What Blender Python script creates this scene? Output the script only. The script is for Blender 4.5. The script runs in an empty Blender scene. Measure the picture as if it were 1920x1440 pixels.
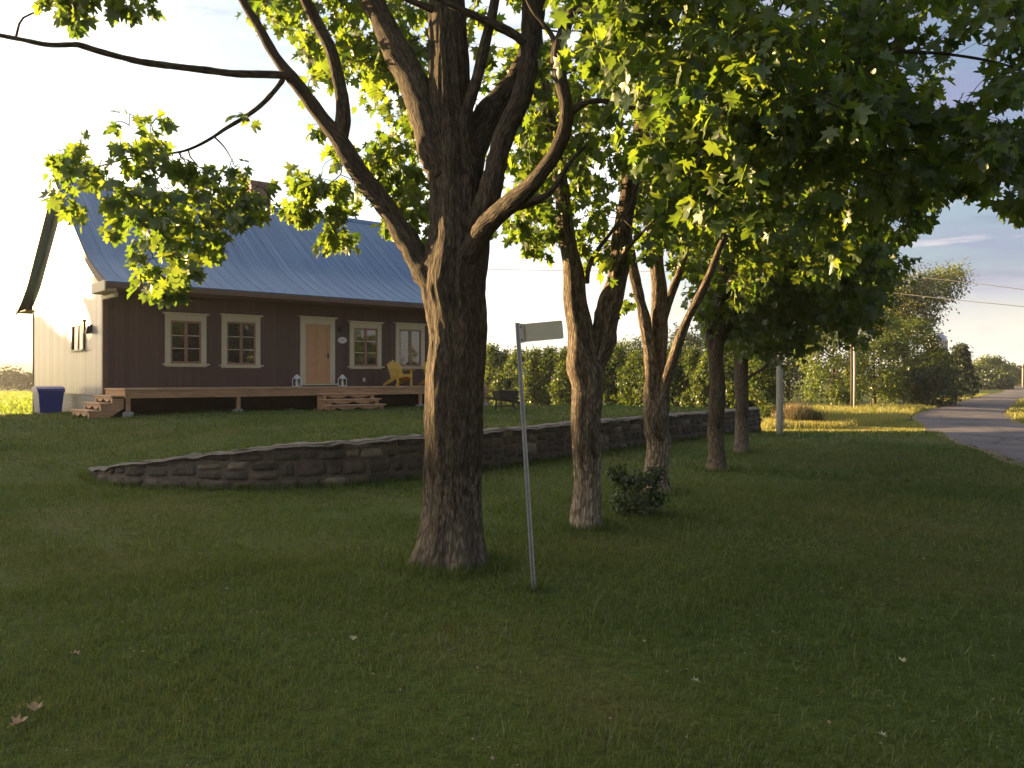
import bpy, math, random
import numpy as np
from mathutils import Vector, Matrix, noise as mnoise

random.seed(7)
rng = np.random.default_rng(11)
scene = bpy.context.scene
COL = scene.collection
EYE, F, HX, HY = 1.6, 1560.0, 960.0, 708.0      # eye height, focal length and principal point of the photo


def W(px, py, Y):
    return np.array([(px - HX) / F * Y, Y, EYE + (HY - py) / F * Y])


def sstep(a, b, x):
    t = np.clip((x - a) / (b - a), 0, 1)
    return t * t * (3 - 2 * t)


# ------------------------------------------------------------------ materials
def mat(name):
    m = bpy.data.materials.new(name)
    m.use_nodes = True
    nt = m.node_tree
    b = nt.nodes['Principled BSDF']
    return m, nt, b


def N(nt, t, **kw):
    n = nt.nodes.new(t)
    for k, v in kw.items():
        if hasattr(n, k) and not k[0].isupper():
            setattr(n, k, v)
        else:
            n.inputs[k].default_value = v
    return n


def ramp(nt, fac, stops, interp='LINEAR'):
    r = nt.nodes.new('ShaderNodeValToRGB')
    r.color_ramp.interpolation = interp
    els = r.color_ramp.elements
    while len(els) > 2:
        els.remove(els[-1])
    for i, (p, c) in enumerate(stops):
        e = els[i] if i < 2 else els.new(p)
        e.position = p
        e.color = (*c, 1) if len(c) == 3 else c
    nt.links.new(fac, r.inputs['Fac'])
    return r.outputs['Color']


def coords(nt, kind='Object', scale=(1, 1, 1), rot=(0, 0, 0)):
    t = nt.nodes.new('ShaderNodeTexCoord')
    mp = nt.nodes.new('ShaderNodeMapping')
    mp.inputs['Scale'].default_value = scale
    mp.inputs['Rotation'].default_value = rot
    nt.links.new(t.outputs[kind], mp.inputs['Vector'])
    return mp.outputs['Vector']


def noise_tex(nt, vec, scale=5, detail=4, rough=0.55, dist=0.0):
    n = nt.nodes.new('ShaderNodeTexNoise')
    n.inputs['Scale'].default_value = scale
    n.inputs['Detail'].default_value = detail
    n.inputs['Roughness'].default_value = rough
    n.inputs['Distortion'].default_value = dist
    nt.links.new(vec, n.inputs['Vector'])
    return n.outputs['Fac']


def bump(nt, bsdf, h, strength=0.4, dist=0.02):
    b = nt.nodes.new('ShaderNodeBump')
    b.inputs['Strength'].default_value = strength
    b.inputs['Distance'].default_value = dist
    nt.links.new(h, b.inputs['Height'])
    nt.links.new(b.outputs['Normal'], bsdf.inputs['Normal'])
    return b


def simple(name, col, rough=0.6, var=0.18, scale=6, stretch=(1, 1, 1), metal=0.0, bmp=0.0, spec=0.4):
    m, nt, b = mat(name)
    v = coords(nt, 'Object', stretch)
    f = noise_tex(nt, v, scale, 5)
    lo = tuple(c * (1 - var) for c in col)
    hi = tuple(min(1, c * (1 + var)) for c in col)
    nt.links.new(ramp(nt, f, [(0.3, lo), (0.7, hi)]), b.inputs['Base Color'])
    b.inputs['Roughness'].default_value = rough
    b.inputs['Metallic'].default_value = metal
    b.inputs['Specular IOR Level'].default_value = spec
    if bmp:
        bump(nt, b, f, bmp, 0.01)
    return m


def leaf_mat(name, lo, hi, tr_lo, tr_hi, trans=0.45, gloss=0.06):
    m = bpy.data.materials.new(name)
    m.use_nodes = True
    nt = m.node_tree
    nt.nodes.clear()
    out = nt.nodes.new('ShaderNodeOutputMaterial')
    at = nt.nodes.new('ShaderNodeAttribute')
    at.attribute_name = 'tint'
    c1 = ramp(nt, at.outputs['Fac'], [(0.0, lo), (1.0, hi)])
    c2 = ramp(nt, at.outputs['Fac'], [(0.0, tr_lo), (1.0, tr_hi)])
    d = nt.nodes.new('ShaderNodeBsdfDiffuse')
    t = nt.nodes.new('ShaderNodeBsdfTranslucent')
    g = nt.nodes.new('ShaderNodeBsdfGlossy')
    g.inputs['Roughness'].default_value = 0.42
    g.inputs['Color'].default_value = (0.9, 0.9, 0.85, 1)
    nt.links.new(c1, d.inputs['Color'])
    nt.links.new(c2, t.inputs['Color'])
    mx = nt.nodes.new('ShaderNodeMixShader')
    mx.inputs[0].default_value = trans
    nt.links.new(d.outputs[0], mx.inputs[1])
    nt.links.new(t.outputs[0], mx.inputs[2])
    m2 = nt.nodes.new('ShaderNodeMixShader')
    m2.inputs[0].default_value = gloss
    nt.links.new(mx.outputs[0], m2.inputs[1])
    nt.links.new(g.outputs[0], m2.inputs[2])
    nt.links.new(m2.outputs[0], out.inputs['Surface'])
    return m


M = {}
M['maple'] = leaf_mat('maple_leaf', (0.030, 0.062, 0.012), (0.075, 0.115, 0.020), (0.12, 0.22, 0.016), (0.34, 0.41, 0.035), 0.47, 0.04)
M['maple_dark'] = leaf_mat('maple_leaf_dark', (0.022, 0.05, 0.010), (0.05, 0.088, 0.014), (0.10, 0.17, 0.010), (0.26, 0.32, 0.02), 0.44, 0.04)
M['hedge'] = leaf_mat('hedge_leaf', (0.026, 0.055, 0.012), (0.075, 0.108, 0.020), (0.085, 0.14, 0.012), (0.22, 0.26, 0.02), 0.4, 0.03)
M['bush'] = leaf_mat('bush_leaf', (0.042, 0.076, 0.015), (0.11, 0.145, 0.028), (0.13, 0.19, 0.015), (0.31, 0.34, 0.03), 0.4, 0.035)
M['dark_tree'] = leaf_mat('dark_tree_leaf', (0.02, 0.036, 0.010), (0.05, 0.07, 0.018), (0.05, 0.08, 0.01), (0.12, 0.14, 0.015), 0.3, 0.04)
M['locust'] = leaf_mat('locust_leaf', (0.05, 0.08, 0.018), (0.11, 0.13, 0.034), (0.14, 0.18, 0.014), (0.3, 0.3, 0.03), 0.42, 0.05)
M['spruce'] = leaf_mat('spruce_needle', (0.03, 0.05, 0.022), (0.07, 0.085, 0.03), (0.04, 0.06, 0.01), (0.1, 0.11, 0.02), 0.2, 0.04)
M['shrub'] = leaf_mat('shrub_leaf', (0.016, 0.036, 0.012), (0.035, 0.06, 0.018), (0.04, 0.08, 0.01), (0.08, 0.12, 0.015), 0.35, 0.05)
M['grass'] = leaf_mat('grass_blade', (0.042, 0.080, 0.014), (0.145, 0.16, 0.042), (0.09, 0.135, 0.014), (0.24, 0.24, 0.045), 0.4, 0.03)
M['weed'] = leaf_mat('tall_grass_blade', (0.11, 0.14, 0.025), (0.32, 0.26, 0.08), (0.2, 0.23, 0.02), (0.5, 0.42, 0.09), 0.42, 0.03)
M['field'] = leaf_mat('field_blade', (0.11, 0.18, 0.02), (0.24, 0.29, 0.04), (0.2, 0.3, 0.02), (0.4, 0.46, 0.05), 0.42, 0.03)
M['plume'] = leaf_mat('plume_grass_blade', (0.07, 0.085, 0.025), (0.34, 0.22, 0.14), (0.11, 0.12, 0.02), (0.36, 0.22, 0.12), 0.4, 0.03)
M['dry_leaf'] = simple('dry_leaf', (0.34, 0.22, 0.12), 0.8, 0.3, 20)
M['pale_leaf'] = simple('pale_leaf', (0.36, 0.33, 0.20), 0.8, 0.2, 20)


def bark_mat(name, dark, mid, light, amount=1.0, streak=0.4):
    m, nt, b = mat(name)
    u = nt.nodes.new('ShaderNodeUVMap')
    u.uv_map = 'UVMap'
    mp = nt.nodes.new('ShaderNodeMapping')
    mp.inputs['Scale'].default_value = (34, 10, 1)
    nt.links.new(u.outputs['UV'], mp.inputs['Vector'])
    f1 = noise_tex(nt, mp.outputs['Vector'], 1.0, 6, 0.62, 0.6)
    mp2 = nt.nodes.new('ShaderNodeMapping')
    mp2.inputs['Scale'].default_value = (60, 17, 1)
    nt.links.new(u.outputs['UV'], mp2.inputs['Vector'])
    vo = nt.nodes.new('ShaderNodeTexVoronoi')
    vo.feature = 'DISTANCE_TO_EDGE'
    vo.inputs['Scale'].default_value = 0.55
    nt.links.new(mp2.outputs['Vector'], vo.inputs['Vector'])
    f3 = noise_tex(nt, coords(nt, 'Object'), 1.7, 4)
    mul = nt.nodes.new('ShaderNodeMath')
    mul.operation = 'MULTIPLY_ADD'
    nt.links.new(vo.outputs['Distance'], mul.inputs[0])
    mul.inputs[1].default_value = 0.55
    nt.links.new(f1, mul.inputs[2])
    c = ramp(nt, mul.outputs[0], [(0.34, dark), (0.55, mid), (0.80, light)])
    mp3 = nt.nodes.new('ShaderNodeMapping')
    mp3.inputs['Scale'].default_value = (13, 1.6, 1)
    nt.links.new(u.outputs['UV'], mp3.inputs['Vector'])
    f4 = noise_tex(nt, mp3.outputs['Vector'], 1.0, 4, 0.6, 0.8)
    m0 = nt.nodes.new('ShaderNodeMixRGB')
    m0.blend_type = 'MULTIPLY'
    m0.inputs[0].default_value = streak
    nt.links.new(c, m0.inputs[1])
    nt.links.new(ramp(nt, f4, [(0.36, (0.42, 0.38, 0.34)), (0.5, (0.95, 0.93, 0.9)), (0.66, (1.5, 1.46, 1.4))]), m0.inputs[2])
    c = m0.outputs[0]
    mx = nt.nodes.new('ShaderNodeMixRGB')
    mx.blend_type = 'MULTIPLY'
    mx.inputs[0].default_value = 0.7
    nt.links.new(c, mx.inputs[1])
    nt.links.new(ramp(nt, f3, [(0.3, (0.6, 0.58, 0.52)), (0.65, (1, 1, 1))]), mx.inputs[2])
    # old pale flaking bark round the foot of the tree
    tco = nt.nodes.new('ShaderNodeTexCoord')
    spz = nt.nodes.new('ShaderNodeSeparateXYZ')
    nt.links.new(tco.outputs['Object'], spz.inputs[0])
    adz = nt.nodes.new('ShaderNodeMath')
    adz.operation = 'MULTIPLY_ADD'
    nt.links.new(f1, adz.inputs[0])
    adz.inputs[1].default_value = -1.1
    nt.links.new(spz.outputs['Z'], adz.inputs[2])
    foot = nt.nodes.new('ShaderNodeMixRGB')
    nt.links.new(ramp(nt, adz.outputs[0], [(0.0, (0.55, 0.55, 0.55)), (0.25, (0, 0, 0))]), foot.inputs[0])
    nt.links.new(mx.outputs[0], foot.inputs[1])
    dbl = nt.nodes.new('ShaderNodeMixRGB')
    dbl.blend_type = 'MULTIPLY'
    dbl.inputs[0].default_value = 1
    nt.links.new(mx.outputs[0], dbl.inputs[1])
    dbl.inputs[2].default_value = (2.6, 2.6, 2.55, 1)
    nt.links.new(dbl.outputs[0], foot.inputs[2])
    nt.links.new(foot.outputs[0], b.inputs['Base Color'])
    b.inputs['Roughness'].default_value = 0.9
    b.inputs['Specular IOR Level'].default_value = 0.15
    bump(nt, b, mul.outputs[0], 0.9 * amount, 0.035)
    return m


M['bark'] = bark_mat('maple_bark', (0.022, 0.018, 0.013), (0.068, 0.054, 0.039), (0.15, 0.12, 0.087))
M['bark_old'] = bark_mat('peeling_bark', (0.036, 0.028, 0.02), (0.115, 0.092, 0.068), (0.29, 0.24, 0.185), 1.0, 0.9)
M['bark_dark'] = bark_mat('dark_bark', (0.04, 0.032, 0.025), (0.09, 0.07, 0.055), (0.16, 0.13, 0.105))


def lawn_material():
    m, nt, b = mat('mown_lawn')
    v = coords(nt, 'Object')
    f1 = noise_tex(nt, v, 0.35, 5, 0.6)
    f2 = noise_tex(nt, v, 9.0, 6, 0.7)
    f3 = noise_tex(nt, coords(nt, 'Object', (14, 40, 14)), 1.0, 3, 0.7)
    c1 = ramp(nt, f1, [(0.30, (0.048, 0.076, 0.015)), (0.52, (0.074, 0.098, 0.022)), (0.70, (0.13, 0.112, 0.045))])
    mx = nt.nodes.new('ShaderNodeMixRGB')
    mx.blend_type = 'MULTIPLY'
    mx.inputs[0].default_value = 1
    nt.links.new(c1, mx.inputs[1])
    nt.links.new(ramp(nt, f2, [(0.25, (0.55, 0.55, 0.5)), (0.7, (1.3, 1.3, 1.25))]), mx.inputs[2])
    m2 = nt.nodes.new('ShaderNodeMixRGB')
    m2.blend_type = 'MULTIPLY'
    m2.inputs[0].default_value = 0.8
    nt.links.new(mx.outputs[0], m2.inputs[1])
    nt.links.new(ramp(nt, f3, [(0.3, (0.6, 0.6, 0.55)), (0.7, (1.25, 1.25, 1.2))]), m2.inputs[2])
    nt.links.new(m2.outputs[0], b.inputs['Base Color'])
    b.inputs['Roughness'].default_value = 0.95
    b.inputs['Specular IOR Level'].default_value = 0.1
    bump(nt, b, f3, 0.9, 0.05)
    return m


M['lawn'] = lawn_material()
M['hay'] = simple('hay_field', (0.27, 0.38, 0.05), 0.95, 0.2, 0.8, (1, 1, 1), 0, 0.6, 0.05)
M['dry_verge'] = simple('dry_verge', (0.17, 0.135, 0.07), 0.95, 0.35, 5, (1, 1, 1), 0, 0.4, 0.1)


def asphalt():
    m, nt, b = mat('worn_asphalt')
    v = coords(nt, 'Object')
    f1 = noise_tex(nt, v, 0.5, 5, 0.65)
    f2 = noise_tex(nt, v, 40, 3, 0.7)
    vo = nt.nodes.new('ShaderNodeTexVoronoi')
    vo.feature = 'DISTANCE_TO_EDGE'
    vo.inputs['Scale'].default_value = 0.42
    nz = nt.nodes.new('ShaderNodeTexNoise')
    nz.inputs['Scale'].default_value = 1.5
    nt.links.new(v, nz.inputs['Vector'])
    va = nt.nodes.new('ShaderNodeMixRGB')
    va.inputs[0].default_value = 0.35
    nt.links.new(v, va.inputs[1])
    nt.links.new(nz.outputs['Color'], va.inputs[2])
    nt.links.new(va.outputs[0], vo.inputs['Vector'])
    c = ramp(nt, f1, [(0.3, (0.042, 0.036, 0.037)), (0.5, (0.085, 0.070, 0.068)), (0.7, (0.16, 0.128, 0.112))])
    mx = nt.nodes.new('ShaderNodeMixRGB')
    mx.blend_type = 'MULTIPLY'
    mx.inputs[0].default_value = 1
    nt.links.new(c, mx.inputs[1])
    nt.links.new(ramp(nt, vo.outputs['Distance'], [(0.0, (0.35, 0.35, 0.35)), (0.03, (1, 1, 1))]), mx.inputs[2])
    nt.links.new(mx.outputs[0], b.inputs['Base Color'])
    b.inputs['Roughness'].default_value = 0.85
    bump(nt, b, f2, 0.5, 0.01)
    return m


M['asphalt'] = asphalt()


def stone_material():
    m, nt, b = mat('fieldstone')
    u = nt.nodes.new('ShaderNodeUVMap')
    u.uv_map = 'UVMap'
    nz = nt.nodes.new('ShaderNodeTexNoise')
    nz.inputs['Scale'].default_value = 3.0
    nt.links.new(u.outputs['UV'], nz.inputs['Vector'])
    va = nt.nodes.new('ShaderNodeMixRGB')
    va.inputs[0].default_value = 0.13
    nt.links.new(u.outputs['UV'], va.inputs[1])
    nt.links.new(nz.outputs['Color'], va.inputs[2])
    e = nt.nodes.new('ShaderNodeTexVoronoi')
    e.feature = 'DISTANCE_TO_EDGE'
    c = nt.nodes.new('ShaderNodeTexVoronoi')
    c.feature = 'F1'
    for x in (e, c):
        x.inputs['Scale'].default_value = 3.4
        x.inputs['Randomness'].default_value = 0.9
        nt.links.new(va.outputs[0], x.inputs['Vector'])
    sep = nt.nodes.new('ShaderNodeSeparateColor')
    nt.links.new(c.outputs['Color'], sep.inputs[0])
    sc = ramp(nt, sep.outputs[0], [(0.0, (0.065, 0.047, 0.033)), (0.4, (0.125, 0.092, 0.065)), (0.7, (0.09, 0.068, 0.052)), (1.0, (0.19, 0.145, 0.10))])
    f = noise_tex(nt, u.outputs['UV'], 18, 5, 0.65)
    mx = nt.nodes.new('ShaderNodeMixRGB')
    mx.blend_type = 'MULTIPLY'
    mx.inputs[0].default_value = 0.85
    nt.links.new(sc, mx.inputs[1])
    nt.links.new(ramp(nt, f, [(0.3, (0.55, 0.55, 0.55)), (0.7, (1.2, 1.2, 1.2))]), mx.inputs[2])
    m2 = nt.nodes.new('ShaderNodeMixRGB')
    nt.links.new(ramp(nt, e.outputs['Distance'], [(0.02, (1, 1, 1)), (0.07, (0, 0, 0))]), m2.inputs[0])
    nt.links.new(mx.outputs[0], m2.inputs[1])
    m2.inputs[2].default_value = (0.145, 0.115, 0.085, 1)
    nt.links.new(m2.outputs[0], b.inputs['Base Color'])
    b.inputs['Roughness'].default_value = 0.92
    b.inputs['Specular IOR Level'].default_value = 0.2
    h = ramp(nt, e.outputs['Distance'], [(0.0, (0, 0, 0)), (0.12, (0.8, 0.8, 0.8)), (0.4, (1, 1, 1))])
    ad = nt.nodes.new('ShaderNodeMixRGB')
    ad.blend_type = 'ADD'
    ad.inputs[0].default_value = 0.4
    nt.links.new(h, ad.inputs[1])
    nt.links.new(f, ad.inputs[2])
    bump(nt, b, ad.outputs[0], 0.9, 0.06)
    return m


M['stone'] = stone_material()
def tinted_stone():
    m, nt, b = mat('fieldstone_blocks')
    at = nt.nodes.new('ShaderNodeAttribute')
    at.attribute_name = 'tint'
    sc = ramp(nt, at.outputs['Fac'], [(0.0, (0.055, 0.044, 0.036)), (0.3, (0.105, 0.082, 0.062)), (0.55, (0.078, 0.066, 0.056)), (0.8, (0.14, 0.105, 0.075)), (1.0, (0.27, 0.22, 0.165))])
    v = coords(nt, 'Object')
    f = noise_tex(nt, v, 9, 6, 0.65)
    f2 = noise_tex(nt, v, 38, 3, 0.6)
    mx = nt.nodes.new('ShaderNodeMixRGB')
    mx.blend_type = 'MULTIPLY'
    mx.inputs[0].default_value = 0.9
    nt.links.new(sc, mx.inputs[1])
    nt.links.new(ramp(nt, f, [(0.3, (0.55, 0.53, 0.5)), (0.55, (1, 1, 1)), (0.75, (1.45, 1.4, 1.3))]), mx.inputs[2])
    nt.links.new(mx.outputs[0], b.inputs['Base Color'])
    b.inputs['Roughness'].default_value = 0.9
    b.inputs['Specular IOR Level'].default_value = 0.2
    ad = nt.nodes.new('ShaderNodeMixRGB')
    ad.blend_type = 'ADD'
    ad.inputs[0].default_value = 0.35
    nt.links.new(f, ad.inputs[1])
    nt.links.new(f2, ad.inputs[2])
    bump(nt, b, ad.outputs[0], 0.8, 0.03)
    return m


M['blocks'] = tinted_stone()
M['mortar'] = simple('wall_mortar', (0.12, 0.098, 0.074), 0.95, 0.25, 14, (1, 1, 1), 0, 0.5, 0.1)
M['capstone'] = simple('wall_cap', (0.14, 0.118, 0.094), 0.9, 0.35, 4, (1, 1, 1), 0, 0.7, 0.2)


def boards(name, col, var, pitch, rough, axis='X', spec=0.35, bstr=0.5, groove=0.35):
    """vertical boards: random tone per board, grooves between boards, grain along them"""
    m, nt, b = mat(name)
    t = nt.nodes.new('ShaderNodeTexCoord')
    sp = nt.nodes.new('ShaderNodeSeparateXYZ')
    nt.links.new(t.outputs['Object'], sp.inputs[0])
    dv = nt.nodes.new('ShaderNodeMath')
    dv.operation = 'DIVIDE'
    nt.links.new(sp.outputs[axis], dv.inputs[0])
    dv.inputs[1].default_value = pitch
    fl = nt.nodes.new('ShaderNodeMath')
    fl.operation = 'FLOOR'
    nt.links.new(dv.outputs[0], fl.inputs[0])
    wn = nt.nodes.new('ShaderNodeTexWhiteNoise')
    wn.noise_dimensions = '1D'
    nt.links.new(fl.outputs[0], wn.inputs['W'])
    fr = nt.nodes.new('ShaderNodeMath')
    fr.operation = 'FRACT'
    nt.links.new(dv.outputs[0], fr.inputs[0])
    st = (30, 30, 1.2) if axis != 'Z' else (1.2, 1.2, 30)
    g = noise_tex(nt, coords(nt, 'Object', st), 1.0, 5, 0.6)
    lo = tuple(c * (1 - var) for c in col)
    hi = tuple(min(1, c * (1 + var)) for c in col)
    c1 = ramp(nt, wn.outputs['Value'], [(0, lo), (1, hi)])
    mx = nt.nodes.new('ShaderNodeMixRGB')
    mx.blend_type = 'MULTIPLY'
    mx.inputs[0].default_value = 0.8
    nt.links.new(c1, mx.inputs[1])
    nt.links.new(ramp(nt, g, [(0.3, (0.68, 0.68, 0.68)), (0.7, (1.15, 1.15, 1.15))]), mx.inputs[2])
    gr = ramp(nt, fr.outputs[0], [(0.0, (0, 0, 0)), (0.06, (1, 1, 1)), (0.95, (1, 1, 1)), (1.0, (0, 0, 0))])
    m2 = nt.nodes.new('ShaderNodeMixRGB')
    m2.blend_type = 'MULTIPLY'
    m2.inputs[0].default_value = groove
    nt.links.new(mx.outputs[0], m2.inputs[1])
    nt.links.new(gr, m2.inputs[2])
    nt.links.new(m2.outputs[0], b.inputs['Base Color'])
    b.inputs['Roughness'].default_value = rough
    b.inputs['Specular IOR Level'].default_value = spec
    bump(nt, b, gr, bstr, 0.012)
    return m


M['brown_boards'] = boards('brown_board_siding', (0.105, 0.060, 0.044), 0.15, 0.14, 0.6, 'X')
M['grey_boards'] = boards('weathered_board_siding', (0.32, 0.295, 0.26), 0.22, 0.16, 0.34, 'Y', 0.9, 0.25, 0.45)
M['lap_boards'] = boards('grey_lap_skirting', (0.30, 0.27, 0.23), 0.15, 0.12, 0.6, 'Z')
M['cream'] = simple('cream_paint', (0.62, 0.515, 0.335), 0.5, 0.05, 4)
M['sash'] = simple('stained_sash', (0.30, 0.15, 0.085), 0.5, 0.15, 10)
M['peach'] = simple('peach_door_paint', (0.56, 0.29, 0.125), 0.45, 0.05, 4)
M['fascia_brown'] = simple('brown_trim', (0.13, 0.07, 0.045), 0.6, 0.15, 5)
M['deck_wood'] = simple('cedar_deck', (0.42, 0.23, 0.115), 0.7, 0.3, 3, (1, 8, 8))
M['deck_top'] = simple('cedar_planks', (0.5, 0.31, 0.175), 0.7, 0.25, 3, (1, 8, 8))
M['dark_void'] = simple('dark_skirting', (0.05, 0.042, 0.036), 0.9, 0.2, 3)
M['concrete'] = simple('grey_concrete', (0.32, 0.30, 0.27), 0.9, 0.2, 8, (1, 1, 1), 0, 0.3)
M['white'] = simple('white_paint', (0.75, 0.74, 0.70), 0.4, 0.05, 5)
M['black'] = simple('black_metal', (0.02, 0.02, 0.02), 0.5, 0.2, 5)
M['yellow'] = simple('yellow_paint', (0.68, 0.41, 0.06), 0.45, 0.08, 6)
M['blue_plastic'] = simple('blue_plastic', (0.035, 0.06, 0.26), 0.35, 0.1, 4)
M['old_wood'] = simple('old_dark_wood', (0.05, 0.035, 0.028), 0.8, 0.3, 4, (1, 8, 8))
M['post_wood'] = simple('weathered_post', (0.30, 0.27, 0.22), 0.85, 0.25, 5, (8, 8, 0.6), 0, 0.3)
M['galv'] = simple('galvanised_steel', (0.38, 0.36, 0.33), 0.5, 0.15, 9, (1, 1, 1), 0.6)
M['sign_back'] = simple('sign_back_paint', (0.46, 0.42, 0.29), 0.55, 0.07, 5)
M['rust'] = simple('rust_stain', (0.30, 0.20, 0.12), 0.8, 0.3, 12)
M['plaque'] = simple('enamel_plaque', (0.74, 0.64, 0.61), 0.35, 0.05, 25)
M['ink'] = simple('plaque_lettering', (0.38, 0.28, 0.27), 0.6, 0.2, 25)
M['candle'] = simple('candle_wax', (0.72, 0.62, 0.42), 0.6, 0.05, 5)
M['cable'] = simple('cable_black', (0.03, 0.03, 0.035), 0.6, 0.1, 5)
M['paper'] = simple('white_scrap', (0.78, 0.77, 0.72), 0.6, 0.05, 5)
M['silo_concrete'] = simple('silo_staves', (0.42, 0.40, 0.36), 0.85, 0.2, 1.5)
M['silo_metal'] = simple('silo_dome', (0.5, 0.52, 0.56), 0.4, 0.1, 2, (1, 1, 1), 0.7)
M['hill'] = simple('wooded_hill', (0.045, 0.065, 0.03), 0.95, 0.3, 0.02)
M['soil'] = simple('bare_soil', (0.07, 0.05, 0.035), 0.95, 0.4, 14, (1, 1, 1), 0, 0.6)


def glass_mat():
    m, nt, b = mat('window_glass')
    v = coords(nt, 'Object')
    f = noise_tex(nt, v, 1.6, 2)
    b.inputs['Base Color'].default_value = (0.012, 0.013, 0.014, 1)
    b.inputs['Roughness'].default_value = 0.03
    b.inputs['Specular IOR Level'].default_value = 1.0
    b.inputs['IOR'].default_value = 1.6
    bump(nt, b, f, 0.05, 0.02)
    return m


M['glass'] = glass_mat()
M['lantern_glass'] = glass_mat()


def roof_mat():
    m, nt, b = mat('blue_metal_roof')
    v = coords(nt, 'Object', (9, 0.15, 0.15))
    f = noise_tex(nt, v, 1.0, 4, 0.6)
    f2 = noise_tex(nt, coords(nt, 'Object'), 0.9, 5)
    c = ramp(nt, f, [(0.25, (0.032, 0.105, 0.215)), (0.52, (0.048, 0.138, 0.262)), (0.74, (0.14, 0.235, 0.35))])
    mx = nt.nodes.new('ShaderNodeMixRGB')
    mx.blend_type = 'MULTIPLY'
    mx.inputs[0].default_value = 0.5
    nt.links.new(c, mx.inputs[1])
    nt.links.new(ramp(nt, f2, [(0.3, (0.75, 0.75, 0.8)), (0.7, (1.1, 1.1, 1.05))]), mx.inputs[2])
    nt.links.new(mx.outputs[0], b.inputs['Base Color'])
    b.inputs['Roughness'].default_value = 0.5
    b.inputs['Metallic'].default_value = 0.15
    return m


M['roof'] = roof_mat()
M['seam'] = simple('roof_seam_paint', (0.075, 0.165, 0.28), 0.5, 0.15, 6)


def brick_mat():
    m, nt, b = mat('red_brick')
    bt = nt.nodes.new('ShaderNodeTexBrick')
    bt.inputs['Scale'].default_value = 4
    bt.inputs['Color1'].default_value = (0.24, 0.10, 0.07, 1)
    bt.inputs['Color2'].default_value = (0.16, 0.075, 0.055, 1)
    bt.inputs['Mortar'].default_value = (0.32, 0.28, 0.25, 1)
    bt.inputs['Mortar Size'].default_value = 0.02
    nt.links.new(coords(nt, 'Object', (1, 1, 1), (math.radians(90), 0, 0)), bt.inputs['Vector'])
    nt.links.new(bt.outputs['Color'], b.inputs['Base Color'])
    b.inputs['Roughness'].default_value = 0.9
    return m


M['brick'] = brick_mat()


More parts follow.
